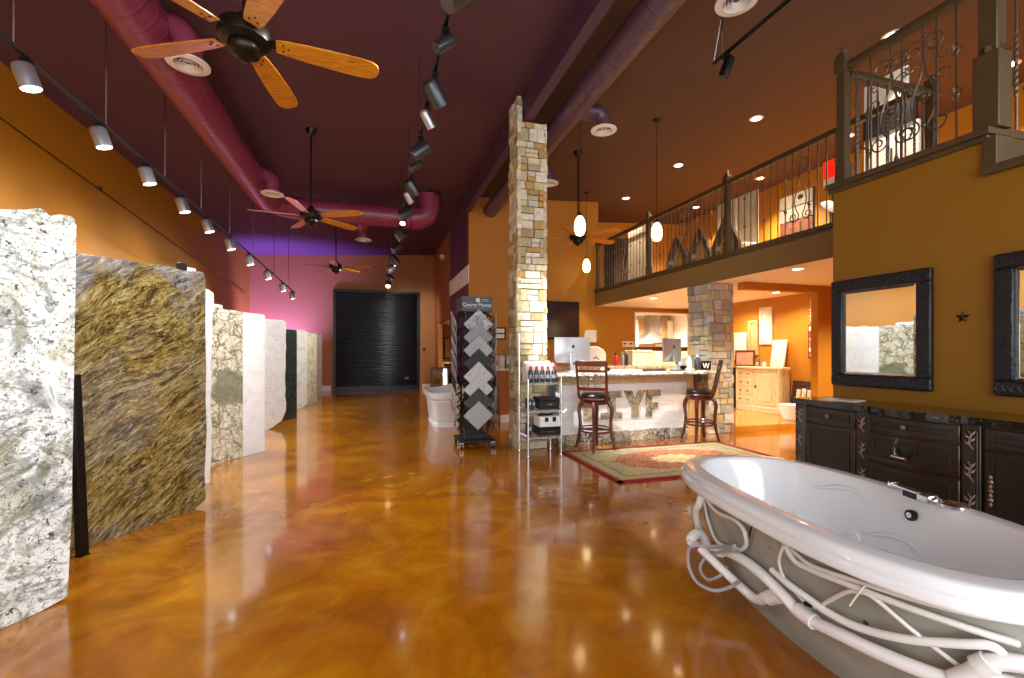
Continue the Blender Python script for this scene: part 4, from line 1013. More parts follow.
for k in range(8):
    z = 1.80 - k * .188
    m = MB(); M = Matrix.Translation(Vector((0, 0, 0))) @ Matrix.Rotation(rad(9), 4, 'X')
    m.M = M; s = .218
    m.prism([(0, -s), (s, 0), (0, s), (-s, 0)], lambda a, b, d: (a, d, b), .011)
    o = m.build('tile_sample', TS[k], loc=(TX, TY - .315, z), bevel=.001)
    tag(o, '%s diamond tile on the front of the display tower, %s from the top' % (TN[k], ['topmost', 'second', 'third', 'fourth', 'fifth', 'sixth', 'seventh', 'lowest'][k]), 'tile sample', 'tiles on the tower front')
for side in (-1, 1):
    for k in range(8):
        z = 1.84 - k * .185
        m = MB(); m.M = Matrix.Rotation(rad(14) * side, 4, 'Y'); s = .17
        m.prism([(0, -s), (s, 0), (0, s), (-s, 0)], lambda a, b, d: (d * side, a, b), .011)
        o = m.build('tile_sample', TS[(k * 3 + 4) % 8] if k % 2 else 'tile_light', loc=(TX + side * .298, TY, z), bevel=.001)
        tag(o, 'diamond tile hung on the %s side of the display tower, %s from the top' % ('left' if side < 0 else 'right', ['first', 'second', 'third', 'fourth', 'fifth', 'sixth', 'seventh', 'eighth'][k]), 'tile sample', 'tiles on the tower sides')
# ------------------------------------------------------------------ freestanding white tub behind the tower
t = thing('freestanding_tub', 'white freestanding slipper tub standing behind the tile display tower', 'bathtub', (1.31, 9.05, 0))
def ov(a, b, z, n=40, e=4.5, lift=0):
    out = []
    for i in range(n):
        q = 2 * PI * i / n; c, s_ = math.cos(q), math.sin(q)
        x = a * math.copysign(abs(c) ** (2 / e), c); y = b * math.copysign(abs(s_) ** (2 / e), s_)
        out.append((x, y, z + lift * max(0, x / a + .2)))
    return out
R_ = [ov(.262, .6, 0), ov(.262, .6, .05), ov(.245, .585, .065), ov(.24, .58, .09), ov(.255, .6, .1), ov(.3, .66, .44), ov(.312, .68, .47), ov(.308, .675, .5), ov(.33, .7, .52, lift=.01), ov(.345, .72, .54, lift=.03), ov(.348, .723, .62, lift=.07), ov(.346, .72, .645, lift=.08), ov(.335, .705, .652, lift=.08), ov(.3, .66, .645, lift=.08), ov(.27, .62, .5), ov(.22, .52, .2), ov(.1, .3, .17)]
MB().loft(R_).build('shell', 'porcelain_pot', t)
MB().tube([(0, -.3, .172), (0, -.3, .18)], .03, 14).build('drain', 'chrome', t)
def leaning(label, loc, rz, w, h, tilt, fmat, inner, fw=.05, name='leaning_frame', cat='framed mirror'):
    t = thing(name, label, cat, loc, rz); M = Matrix.Rotation(-tilt, 4, 'X')
    m = MB(); m.M = M
    for a in ((-w / 2, 0, w / 2, fw), (-w / 2, h - fw, w / 2, h), (-w / 2, fw, -w / 2 + fw, h - fw), (w / 2 - fw, fw, w / 2, h - fw)): m.box((a[0], -.03, a[1]), (a[2], 0, a[3]))
    m.build('frame', fmat, t, bevel=.006)
    m = MB(); m.M = M; m.box((-w / 2 + fw, -.012, fw), (w / 2 - fw, -.006, h - fw)); m.build('glass', inner, t)
    return t
leaning('brown framed mirror leaning behind the white freestanding tub', (1.58, 11.5, .0), .0, .46, 1.02, .12, 'brown_door', 'mirror', .045)
leaning('dark grey framed panel leaning beside the brown mirror by the purple wall', (1.93, 11.6, 0), .3, .22, .86, .12, 'dark_frame', 'gunmetal', .04)
leaning('narrow black framed panel leaning nearest the purple wall corner', (2.0, 11.1, 0), .5, .2, .8, .12, 'black_metal', 'dark_glass', .04)
# side room glimpsed through the opening
t = thing('console_table', 'cream console table inside the amber side room', 'table', (2.9, 17.2, 0)); MB().box((-.5, -.25, .96), (.6, .25, 1.02)).build('top', 'cream_board', t, bevel=.006)
for x in (-.45, .55):
    for y in (-.2, .2): MB().box((x - .03, y - .03, 0), (x + .03, y + .03, .96)).build('leg', 'cream_board', t)
t = thing('wall_picture', 'gold framed picture on the amber wall of the side room', 'picture', (2.78, 17.48, 1.55)); m = MB()
for a in ((-.25, -.42, .25, -.36), (-.25, .36, .25, .42), (-.25, -.36, -.19, .36), (.19, -.36, .25, .36)): m.box((a[0], -.03, a[1]), (a[2], 0, a[3]))
m.build('frame', 'brown_door', t); MB().box((-.19, -.012, -.36), (.19, -.008, .36)).build('print', 'fan_wood', t)
t = thing('stool_table', 'small round side table inside the side room', 'table', (2.52, 15.2, 0)); MB().lathe([(.16, .58), (.17, .6), (.16, .62)], 20).build('top', 'oak_pale', t); MB().lathe([(.1, 0), (.03, .05), (.03, .58)], 12).build('pedestal', 'cherry', t)
t = thing('gold_vase', 'round glossy gold vase on the small side table in the side room', 'vase', (2.52, 15.2, .62)); MB().lathe([(.05, 0), (.11, .08), (.12, .15), (.08, .24), (.05, .27), (.065, .3)], 18).build('body', 'fan_wood', t); MB().lathe([(.045, .27), (.03, .1)], 12).build('neck_shadow', 'matte_black', t)

# ------------------------------------------------------------------ alcove behind the shorter column
t = thing('cream_vanity', 'cream bow-front vanity cabinet with four drawers against the alcove wall', 'vanity cabinet', (8.28, 7.98, .1))
W2 = .6
def bx(y): return -.24 - .11 * (1 - (y / W2) ** 2)
def bowbox(y0, y1, z0, z1, off, back=-.03, n=10):
    m = MB(); fr = []
    for i in range(n + 1):
        y = y0 + (y1 - y0) * i / n; fr.append((bx(y) - off, y))
    poly = fr + [(back, y1), (back, y0)]
    return m.prism(poly, lambda a, b, d: (a, b, z0 + d), z1 - z0)
bowbox(-W2, W2, .1, .93, 0).build('carcass', 'cream_wood', t); bowbox(-W2 - .02, W2 + .02, 0, .12, .03).build('plinth', 'cream_wood', t, bevel=.006); bowbox(-W2 - .03, W2 + .03, .93, .98, .04).build('top', 'cream_wood', t, bevel=.01)
for k in range(4):
    d = bowbox(-.0 + .02, .56, .16 + k * .19, .33 + k * .19, .014).build('drawer', 'cream_wood', t, bevel=.004)
    for y in (.16, .42): MB().ball((bx(y) - .03, y, .245 + k * .19), .016, 8, 6).build('knob', 'bronze', d)
d = bowbox(-.5, -.04, .16, .9, .014).build('door', 'cream_wood', t, bevel=.006); bowbox(-.42, -.12, .24, .82, .022).build('door_panel', 'cream_wood', d, bevel=.006); MB().ball((bx(-.06) - .03, -.06, .55), .018, 8, 6, (1, 1, 2)).build('pull', 'bronze', d)
for y in (-.56, .585): MB().tube([(bx(y) - .01, y, .13), (bx(y) - .01, y, .92)], .03, 10).build('corner_post', 'cream_wood', t)
t = thing('alcove_board', 'dark brown board standing at the left side of the cream vanity', 'board', (7.92, 8.72, .1), 0); MB().box((-.1, -.03, 0), (.3, .02, .92)).build('panel', 'brown_door', t); MB().box((-.11, -.04, .92), (.31, .03, .95)).build('cap', 'brown_door', t)
t = thing('basin_faucet', 'small chrome faucet standing on top of the cream vanity', 'faucet', (8.14, 8.0, 1.08)); MB().tube(smoothpts([(0, 0, 0), (0, 0, .15), (-.04, 0, .2), (-.11, 0, .18)], 4), .014, 8).build('spout', 'silver_paint', t)
for y in (-.1, .1): MB().lathe([(.02, 0), (.018, .05), (.03, .07), (.01, .09)], 10, (0, y, 0)).build('handle', 'silver_paint', t)
t = thing('cream_jug', 'small white ornament on the right of the vanity faucet', 'ornament', (8.02, 7.8, 1.08)); MB().lathe([(.03, 0), (.045, .04), (.025, .09), (.03, .11)], 12).build('body', 'white_plastic', t); MB().tube([(.03, 0, .08), (.055, 0, .06), (.04, 0, .03)], .006, 6).build('handle', 'white_plastic', t)
def panel_door(label, y0, y1, z0, z1, mat, x=8.3, lean=0, group='cabinet door samples'):
    w = (y1 - y0) / 2; h = z1 - z0
    t = thing('door_sample', label, 'cabinet door sample', (x, (y0 + y1) / 2, z0), 0, group); M = Matrix.Rotation(-lean, 4, 'Y') if lean else None
    m = MB(); m.M = M; f = .06
    for a in ((-w, 0, w, f), (-w, h - f, w, h), (-w, f, -w + f, h - f), (w - f, f, w, h - f)): m.box((-.04, a[0], a[1]), (-.005, a[2], a[3]))
    m.build('frame', mat, t, bevel=.004); m = MB(); m.M = M; m.box((-.024, -w + f, f), (-.006, w - f, h - f)); m.box((-.034, -w + f + .03, f + .03), (-.02, w - f - .03, h - f - .03)); m.build('centre_panel', mat, t, bevel=.006)
panel_door('white raised-panel door sample lowest left on the alcove wall', 8.55, 8.91, 1.21, 1.86, 'white_trim')
panel_door('pale oak door sample between two white ones on the alcove wall', 8.22, 8.5, 1.33, 2.12, 'oak_pale')
panel_door('white door sample hung highest on the alcove wall', 7.84, 8.17, 1.57, 2.39, 'white_trim')
panel_door('white door sample standing on the right end of the cream vanity', 7.42, 7.76, 1.085, 1.66, 'white_trim', 8.17, -.16)
t = leaning('small framed red brown photo standing on the cream vanity', (8.08, 8.4, 1.08), rad(-62), .42, .36, .1, 'brown_door', 'pink_stone', .03, 'photo_frame', 'photo')
t = thing('wall_mounted_tile_strip', 'tall narrow framed strip of tiles on the alcove wall beside the corner', 'tile board', (8.3, 6.9, 1.27)); MB().box((-.03, -.075, 0), (0, .075, .67)).build('board', 'brown_door', t)
for k in range(6): MB().cbox((-.033, 0, .07 + k * .105), (.01, .1, .085)).build('tile', ['pink_stone', 'card', 'fan_wood', 'pink_stone', 'photo_red', 'card'][k], t)
t = thing('wall_mounted_mosaic_strip', 'scalloped strip of small pale tiles above the framed tile strip', 'tile board', (8.3, 6.9, 2.0)); MB().box((-.02, -.03, 0), (0, .03, .5)).build('backing', 'brown_door', t); m = MB()
for k in range(7): m.tube([(-.03, .01 * (k % 2), .035 + k * .07), (-.02, .01 * (k % 2), .035 + k * .07)], .034, 10)
m.build('round_tiles', 'card', t)
t = leaning('dark wooden box frame with white relief pictures leaning on the alcove floor', (8.16, 7.0, .1), rad(-90), .55, .72, .12, 'brown_door', 'brown_door', .08, 'relief_frame', 'frame')
for k in range(3):
    m = MB(); m.M = Matrix.Rotation(-.12, 4, 'X'); m.cbox((-.12 + k * .12, -.022, .4 + .02 * (k % 2)), (.09, .02, .3)); m.tube([(-.12 + k * .12, -.03, .3), (-.1 + k * .12, -.04, .42), (-.13 + k * .12, -.03, .52)], .02, 6); m.build('relief', 'card', t, bevel=.004)
t = thing('white_basin', 'white oval basin on the alcove floor behind the dark vanity corner', 'basin', (7.58, 6.76, .1)); MB().lathe([(.1, 0), (.12, .02), (.13, .06), (.18, .2), (.2, .28), (.205, .3), (.19, .305), (.16, .24), (.08, .12)], 24, sx=1.0, sy=1.2).build('bowl', 'porcelain_pot', t); MB().tube([(0, 0, .11), (0, 0, .125)], .03, 12).build('drain', 'chrome', t)

# ------------------------------------------------------------------ gallery railings
BH = 1.13
def bal_plain():
    return MB().tube([(0, 0, 0), (0, 0, BH)], .0085, 8)
def bal_knuckle():
    m = MB().tube([(0, 0, 0), (0, 0, BH)], .0085, 8)
    for z in (.35, .78): m.ball((0, 0, z), .022, 8, 6, (1, 1, 1.3)); m.lathe([(.012, -.045), (.017, -.04), (.012, -.035)], 8, (0, 0, z)); m.lathe([(.012, .035), (.017, .04), (.012, .045)], 8, (0, 0, z))
    return m
def bal_twist():
    m = MB(); rings = []
    for i in range(41):
        z = .3 + .53 * i / 40; a = i * .38
        rings.append([(.0125 * math.cos(a + k * PI / 2), .0125 * math.sin(a + k * PI / 2), z) for k in range(4)])
    m.tube([(0, 0, 0), (0, 0, .31)], .0085, 8); m.tube([(0, 0, .82), (0, 0, BH)], .0085, 8); m.loft(rings)
    return m
def bal_basket():
    m = MB().tube([(0, 0, 0), (0, 0, BH)], .007, 8)
    for zc in (.4, .75):
        for k in range(4):
            pts = []
            for i in range(11):
                f = i / 10; a = k * PI / 2 + f * PI; r_ = .032 * math.sin(PI * f)
                pts.append((r_ * math.cos(a), r_ * math.sin(a), zc - .06 + .12 * f))
            m.tube(pts, .0045, 5)
    return m
def scroll_panel():
    """pair of mirrored S scrolls in the local x-z plane, about 0.34 wide"""
    m = MB()
    for s in (-1, 1):
        pts = [(.05 + p[0], .92 + p[1]) for p in reversed(spiral((0, 0), .085, .02, PI * .9, -1.3, 22))]
        low = [(.085 + p[0], .24 + p[1]) for p in spiral((0, 0), .08, .02, PI * .75, 1.35, 22)]
        up = [(x, z) for x, z in pts]
        mid = [(-.03 + .02, .8), (.0, .68), (.05, .55), (.07, .44), (.045, .33)]
        path = smoothpts([(s * x + s * .02, 0, z) for x, z in up + mid + low], 2)
        m.tube(path, .0075, 6)
        for cx, cz, r_, st in ((.13, .62, .05, 0), (.01, .5, .04, PI), (.14, .78, .04, PI / 2)):
            m.tube([(s * (cx + p[0]), 0, cz + p[1]) for p in spiral((0, 0), r_, .012, st, 1.1, 14)], .006, 5)
    m.tube([(0, 0, 1.0), (0, 0, BH)], .0085, 8); m.tube([(0, 0, 0), (0, 0, .16)], .0085, 8)
    m.ball((0, 0, .5), .02, 8, 6); m.tube([(-.09, 0, .8), (0, 0, .76), (.09, 0, .8)], .006, 5)
    return m
PB = {}
def railing(label, p0, p1, z0, ztop, spacing, scrolls, posts, pattern):
    d = Vector((p1[0] - p0[0], p1[1] - p0[1], 0)); L = d.length; rz = math.atan2(d.y, d.x)
    t = thing('gallery_railing', label, 'railing', (p0[0], p0[1], z0), rz)
    hgt = ztop - z0
    m = MB(); m.loft([[(x, -.035, hgt - .06), (x, -.03, hgt - .075), (x, .03, hgt - .075), (x, .035, hgt - .06), (x, .032, hgt - .025), (x, .018, hgt), (x, -.018, hgt), (x, -.032, hgt - .025)] for x in (0, L)]); m.build('handrail', 'olive_wood', t)
    MB().box((0, -.025, 0), (L, .025, .03)).build('bottom_rail', 'olive_wood', t)
    n = int(L / spacing); sc = (hgt - .07) / BH
    for i in range(1, n):
        x = i * L / n
        if any(abs(x - q) < .05 for q in posts): continue
        ns = min([abs(x - q) for q in scrolls] or [9])
        if ns < spacing * .55: continue
        kind = pattern[i % len(pattern)]
        if kind not in PB:
            PB[kind] = {'p': bal_plain, 'k': bal_knuckle, 't': bal_twist, 'b': bal_basket}[kind]().build('baluster', 'iron', t); o = PB[kind]
        else:
            o = PB[kind].copy(); COL.objects.link(o); o.parent = t
        o.location = (x, 0, .01); o.scale = (1, 1, sc)
    for q in scrolls:
        if 's' not in PB: PB['s'] = scroll_panel().build('scroll_panel', 'iron', t); o = PB['s']
        else: o = PB['s'].copy(); COL.objects.link(o); o.parent = t
        o.location = (q, 0, .01); o.scale = (1, 1, sc)
    for q in posts:
        m = MB(); m.M = Matrix.Translation(Vector((q, 0, 0)))
        m.box((-.04, -.04, 0), (.04, .04, hgt + .02)); m.box((-.05, -.05, -.02), (.05, .05, .2)); p = m.build('newel_post', 'olive_wood', t, bevel=.004)
        m = MB(); m.M = Matrix.Translation(Vector((q, 0, 0))); m.box((-.055, -.055, hgt - .08), (.055, .055, hgt + .06)); m.box((-.045, -.045, hgt + .06), (.045, .045, hgt + .1)); m.ball((0, 0, hgt + .125), .035, 8, 6); m.build('post_cap', 'olive_wood', p, bevel=.006)
    return t
railing('long iron railing with scrolls along the gallery edge above the counter', (5.52, 3.42), (5.52, 10.62), 3.0, 4.2, .122, [1.35, 3.75, 5.85], [2.68, 4.91, 7.17], 'pkppkt')
railing('iron railing with large scrolls on top of the mirror wall', (4.28, 3.24), (4.28, 2.235), 3.0, 4.14, .117, [.42, .66], [0], 'ptpb')
railing('short iron railing across the landing at the end of the mirror wall', (4.345, 3.24), (5.5, 3.24), 3.0, 4.1, .12, [], [1.15], 'ptk')
railing('iron railing turning away at the top right corner', (4.4, 2.15), (5.8, 2.15), 3.0, 4.14, .14, [], [], 'bt')
t = thing('box_newel', 'thick square wooden newel post at the top right', 'post', (4.28, 2.15, 3.0)); MB().box((-.075, -.075, 0), (.075, .075, .55)).build('lower_block', 'olive_wood', t, bevel=.006)
MB().box((-.055, -.055, .55), (.055, .055, 1.5)).build('shaft', 'olive_wood', t, bevel=.006); MB().lathe([(.09, .55), (.08, .57), (.075, .6)], 4, sx=1, sy=1).build('collar', 'olive_wood', t)

# ------------------------------------------------------------------ things up on the gallery
GZ = 2.965
t = thing('whitewashed_door', 'whitewashed plank door standing at the far end of the gallery', 'door', (6.35, 9.95, GZ)); m = MB()
for k in range(6): m.box((-.02, -.52 + k * .175, 0), (.02, -.352 + k * .175, 1.58))
m.build('planks', 'whitewash', t, bevel=.004)
for z in (.15, 1.38): MB().box((-.045, -.5, z), (-.02, .5, z + .1)).build('ledge', 'whitewash', t)
t = thing('black_cabinet', 'black slatted cabinet at the far left end of the gallery', 'cabinet', (6.5, 11.6, GZ)); MB().box((-.1, -.33, 0), (.35, .33, 1.6)).build('body', 'dark_frame', t); MB().box((-.12, -.28, .1), (-.1, .28, 1.5)).build('door', 'black_metal', t, bevel=.01)
def teardrop(label, y, h, w, x=5.95):
    t = thing('teardrop_frame', label, 'mirror frame', (x, y, GZ), 0, 'teardrop frames on the gallery'); o_, i_ = [], []
    for i in range(40):
        a = 2 * PI * (i + .5) / 40
        o_.append((w * 1.3 * math.sin(a) * abs(math.sin(a / 2)) ** 1.5, h * (1 + math.cos(a)) / 2))
    n = len(o_)
    i_ = [(p[0] * .66, h * .36 + (p[1] - h * .36) * .66) for p in o_]
    m = MB(); vs = []
    for d in (-.03, .03): vs += [(d, a, b) for a, b in o_]
    for d in (-.03, .03): vs += [(d, a, b) for a, b in i_]
    fs = []
    for i in range(n):
        j = (i + 1) % n
        fs += [(i, j, n + j, n + i), (2 * n + i, 3 * n + i, 3 * n + j, 2 * n + j), (i, 2 * n + i, 2 * n + j, j), (n + i, n + j, 3 * n + j, 3 * n + i)]
    m.add(vs, fs); m.build('frame', 'iron', t, bevel=.004); MB().prism([(a * .98, b) for a, b in i_], lambda a, b, d: (.012 + d, a, b), .006).build('mirror_glass', 'mirror', t); MB().box((-.05, -.1, 0), (.05, .1, .025)).build('foot', 'iron', t)
teardrop('dark teardrop frame standing farthest along the gallery', 7.98, .86, .36)
teardrop('dark teardrop frame in the middle of its trio on the gallery', 7.3, .84, .34)
teardrop('dark teardrop frame nearest the railing post on the gallery', 6.62, .86, .36)
t = thing('display_screen', 'tall white display panels behind the gallery railing', 'panel', (7.0, 7.5, GZ)); 
for y in (-.27, .27): MB().box((0, y - .25, 0), (.05, y + .25, 1.55)).build('leaf', 'whitewash', t, bevel=.004)
MB().box((-.02, -.55, 0), (.12, .55, .04)).build('foot_rail', 'whitewash', t)
t = thing('stone_board', 'pinkish stacked stone sample board behind the railing scrolls', 'sample board', (7.0, 6.14, GZ)); MB().box((.02, -.32, 0), (.06, .32, 1.2)).build('backing', 'dark_frame', t)
for k in range(5): MB().box((-.02, -.31, .02 + k * .236), (.02, .31, .24 + k * .236)).build('stone_panel', ['pink_stone', 'beige_wood', 'pink_stone', 'card', 'whitewash'][k], t, bevel=.006)
t = thing('bench', 'low cream bench behind the gallery railing', 'bench', (6.55, 6.9, GZ)); MB().box((-.2, -.3, .3), (.2, .3, .42)).build('seat', 'cream_board', t, bevel=.03)
for y in (-.25, .25): MB().box((-.15, y - .03, 0), (.15, y + .03, .3)).build('leg', 'brown_door', t)
t = thing('red_display', 'red and white lit display on the gallery beside the corner post', 'display', (7.0, 5.45, GZ)); MB().box((-.03, -.16, 1.22), (.03, .16, 1.5)).build('panel', 'red_glow', t); MB().box((-.03, -.16, 1.1), (.03, .16, 1.22)).build('white_base', 'white_plastic', t); MB().box((-.02, -.03, 0), (.02, .03, 1.1)).build('stem', 'brown_door', t); MB().box((-.12, -.12, 0), (.12, .12, .03)).build('foot', 'brown_door', t)
t = thing('floor_lamp', 'small lamp with tilted grey white bowl shade behind the railing', 'lamp', (6.05, 4.75, GZ)); m = MB(); m.M = Matrix.Translation(Vector((0, 0, .46))) @ Matrix.Rotation(rad(50), 4, 'X'); m.lathe([(.03, .04), (.08, .03), (.13, -.02), (.135, -.03), (.11, -.01), (.02, .02)], 20); m.build('shade', 'lamp_shade', t); MB().tube([(0, 0, .02), (0, .02, .44)], .012, 8).build('stem', 'iron', t); MB().lathe([(.1, 0), (.1, .02), (.02, .03)], 16).build('base', 'iron', t)
t = thing('display_board', 'white and dark display board behind the large scrolls of the nearest railing', 'display board', (6.5, 4.3, GZ)); MB().box((0, -.33, 0), (.04, .33, 1.35)).build('lower_panel', 'white_plastic', t); MB().box((-.02, -.3, 1.35), (.04, .33, 1.72)).build('dark_band', 'dark_frame', t); MB().box((0, -.2, 1.72), (.04, .33, 2.1)).build('upper_panel', 'white_plastic', t)

# ------------------------------------------------------------------ mirrors, star and dark vanity
def wall_mirror(label, yc, zc, w, h):
    t = thing('wall_mirror', label, 'mirror', (4.2, yc, zc), 0, 'black framed mirrors'); f = .105
    m = MB()
    for (y0, z0, y1, z1) in ((-w / 2, -h / 2, w / 2, -h / 2 + f), (-w / 2, h / 2 - f, w / 2, h / 2), (-w / 2, -h / 2 + f, -w / 2 + f, h / 2 - f), (w / 2 - f, -h / 2 + f, w / 2, h / 2 - f)):
        m.box((-.05, y0, z0), (0, y1, z1))
    fr = m.build('frame', 'embossed_black', t, bevel=.012)
    m = MB()
    for s in (-1, 1):
        for k in range(int(h / .04)):
            z = -h / 2 + .03 + k * .04; q = .012 * (-1) ** k
            m.tube([(-.049, s * (w / 2 - .085) , z - .012), (-.054, s * (w / 2 - .06) + q, z + .01), (-.049, s * (w / 2 - .035), z - .006)], .005, 5)
        for k in range(int(w / .04)):
            y = -w / 2 + .03 + k * .04; q = .012 * (-1) ** k
            m.tube([(-.049, y - .012, s * (h / 2 - .085)), (-.054, y + .01, s * (h / 2 - .06) + q), (-.049, y - .006, s * (h / 2 - .035))], .005, 5)
    m.build('carving', 'dark_frame', fr)
    g = MB().box((-.022, -w / 2 + f, -h / 2 + f), (-.016, w / 2 - f, h / 2 - f)).build('mirror_glass', 'mirror', t)
    m = MB()
    a, b = w / 2 - f, h / 2 - f; e = .025
    m.add([(-.022, -a, -b), (-.022, a, -b), (-.022, a, b), (-.022, -a, b), (-.027, -a + e, -b + e), (-.027, a - e, -b + e), (-.027, a - e, b - e), (-.027, -a + e, b - e)], [(0, 1, 5, 4), (1, 2, 6, 5), (2, 3, 7, 6), (3, 0, 4, 7), (4, 5, 6, 7)])
    m.build('bevelled_pane', 'mirror', t, smooth=False)
tt = NT('embossed_black'); tt.set(base='#1b1c22', rough=.38, metal=.2); tt.bump(tt.voro(28), .5, .01); MATS['embossed_black'] = tt.m
wall_mirror('square mirror in a black embossed frame at the end of the mustard wall', 2.86, 1.577, .81, .975)
wall_mirror('mirror in a black embossed frame cut by the right edge of the picture', 1.675, 1.588, .81, .985)
m = MB(); st = []
for k in range(10): a = PI / 2 + k * PI / 5; r_ = .05 if k % 2 == 0 else .02; st.append((r_ * math.cos(a), r_ * math.sin(a)))
vs = [(-.004, a, b) for a, b in st] + [(-.02, 0, 0), (0, 0, 0)]
m.add(vs, [(i, (i + 1) % 10, 10) for i in range(10)] + [((i + 1) % 10, i, 11) for i in range(10)])
o = m.build('wall_star', 'bronze', loc=(4.2, 2.275, 1.66), smooth=False); tag(o, 'small dark metal star on the mustard wall between the two mirrors', 'wall ornament')

t = thing('dark_vanity', 'long dark espresso vanity with black granite top under the mirrors', 'vanity cabinet', (4.19, 2.325, 0)); t.scale = (.92, 1, 1.03)
# local: x = -depth towards the room, y along the wall
def fx(y): return -.48 - (.075 * (1 - (y / .33) ** 2) if abs(y) < .33 else 0)
def vbox(y0, y1, z0, z1, off, back=-.0, n=8):
    fr = [(fx(y0 + (y1 - y0) * i / n) - off, y0 + (y1 - y0) * i / n) for i in range(n + 1)]
    return MB().prism(fr + [(back, y1), (back, y0)], lambda a, b, d: (a, b, z0 + d), z1 - z0)
m = MB(); 
for a, b in ((-.96, -.32), (-.32, .32), (.32, .93)): 
    q = vbox(a, b, .08, .9, -.01); m.add(q.v, q.f)
m.build('carcass', 'espresso', t)
m = MB()
for a, b in ((-.97, -.32), (-.32, .32), (.32, .95)):
    q = vbox(a, b, 0, .09, .012); m.add(q.v, q.f)
m.build('plinth', 'espresso', t)
ys = [-.99 + 1.97 * i / 60 for i in range(61)]; r5 = random.Random(3)
fr = [(fx(y) - .045, y) for y in ys]
m = MB()
for z0, z1, o_ in ((.9, .91, -.01), (.91, .94, 0), (.94, .948, -.008)):
    m.prism([(a - o_, b) for a, b in fr] + [(0, ys[-1]), (0, ys[0])], lambda a, b, d, z0=z0: (a, b, z0 + d), z1 - z0)
m.build('granite_top', 'granite_black_top', t)
def leafcarve(y, z, x):
    m = MB()
    m.tube(smoothpts([(x, y - .018, z - .06), (x - .008, y + .004, z - .02), (x - .008, y - .008, z + .03), (x - .004, y + .012, z + .065)], 3), [.004, .006, .007, .007, .007, .006, .006, .005, .004, .003], 6)
    for s, dz in ((1, -.03), (-1, -.01), (1, .012), (-1, .03)):
        m.tube([(x - .004, y, z + dz), (x - .012, y + s * .014, z + dz + .012), (x - .006, y + s * .03, z + dz + .03)], [.004, .008, .002], 6)
    return m
for y in (.345, -.345, .9, -.93):
    m = MB(); m.box((fx(.5) - .02, y - .05, .08), (-.3, y + .05, .9)); p = m.build('pilaster', 'espresso', t, bevel=.004)
    m = MB()
    for k in range(5): m.tube([(fx(.5) - .02, y - .03 + k * .015, .12), (fx(.5) - .02, y - .03 + k * .015, .86)], .005, 6)
    m.build('fluting', 'espresso', p)
    for z in (.8, .6, .4, .2):
        leafcarve(y, z, fx(.5) - .026).build('leaf_carving', 'carve_silver', p)
def front(name, y0, y1, z0, z1, knobs=(), panel='espresso_panel'):
    d = vbox(y0, y1, z0, z1, .012).build(name, 'espresso', t, bevel=.005)
    q = .055
    pn = vbox(y0 + q, y1 - q, z0 + q * .75, z1 - q * .75, .017); pn.build('raised_panel', panel, d, bevel=.004)
    m = MB()
    for (a, b, c, e) in ((y0 + q - .012, y1 - q + .012, z0 + q * .75 - .012, z0 + q * .75), (y0 + q - .012, y1 - q + .012, z1 - q * .75, z1 - q * .75 + .012)):
        w = vbox(a, b, c, e, .022); m.add(w.v, w.f)
    for a, b in ((y0 + q - .012, y0 + q), (y1 - q, y1 - q + .012)):
        w = vbox(a, b, z0 + q * .75 - .006, z1 - q * .75 + .006, .0215, n=2); m.add(w.v, w.f)
    m.build('moulding', 'espresso', d)
    for y, z in knobs:
        MB().lathe([(.008, 0), (.008, .016), (.02, .022), (.02, .03), (.008, .036)], 14).build('knob', 'knob_metal', d, loc=(fx(y) - .015, y, z), rot=(0, -PI / 2, 0))
    return d
front('drawer', -.29, .29, .77, .885, [(0, .83)])
d2 = front('drawer', -.29, .29, .545, .755)
d3 = front('drawer', -.29, .29, .31, .53)
front('drawer', -.29, .29, .1, .295)
for d, z, hang in ((d2, .66, True), (d3, .43, False)):
    for y in (.06, -.06): MB().lathe([(.008, 0), (.008, .02), (.019, .026), (.015, .036)], 14).build('rosette', 'black_metal', d, loc=(fx(y) - .015, y, z), rot=(0, -PI / 2, 0))
x = fx(0) - .055
MB().tube([(x, .05, .625), (x - .004, .045, .68), (x, .03, .75)], .007, 8).tube([(x - .004, .06, .622), (x - .004, -.03, .618)], .017, 14).build('chrome_pull', 'chrome', d2)
MB().tube([(fx(0) - .05, .06, .43), (fx(0) - .06, 0, .42), (fx(0) - .05, -.06, .43)], .006, 8).build('bar_pull', 'black_metal', d3)
front('drawer', .41, .86, .76, .885, [(.63, .825)]); front('door', .41, .86, .1, .745, [])
front('drawer', -.87, -.41, .76, .885, [(-.64, .825)]); dr = front('door', -.87, -.41, .1, .745, [])
m = MB()
for k in range(7): m.ball((fx(.5) - .02, -.445, .42 + k * .028), .012, 8, 5, (.8, .8 + .3 * (k % 2), 1.2))
m.build('carved_pull', 'carve_silver', dr)
t = thing('paper_leaflet', 'pale leaflet lying on the left end of the black granite top', 'leaflet', (3.95, 3.0, .978), .3); MB().box((-.1, -.14, 0), (.1, .14, .004)).build('sheet', 'card', t); MB().box((-.08, -.1, .004), (.05, .02, .005)).build('print', 'beige_wood', t)

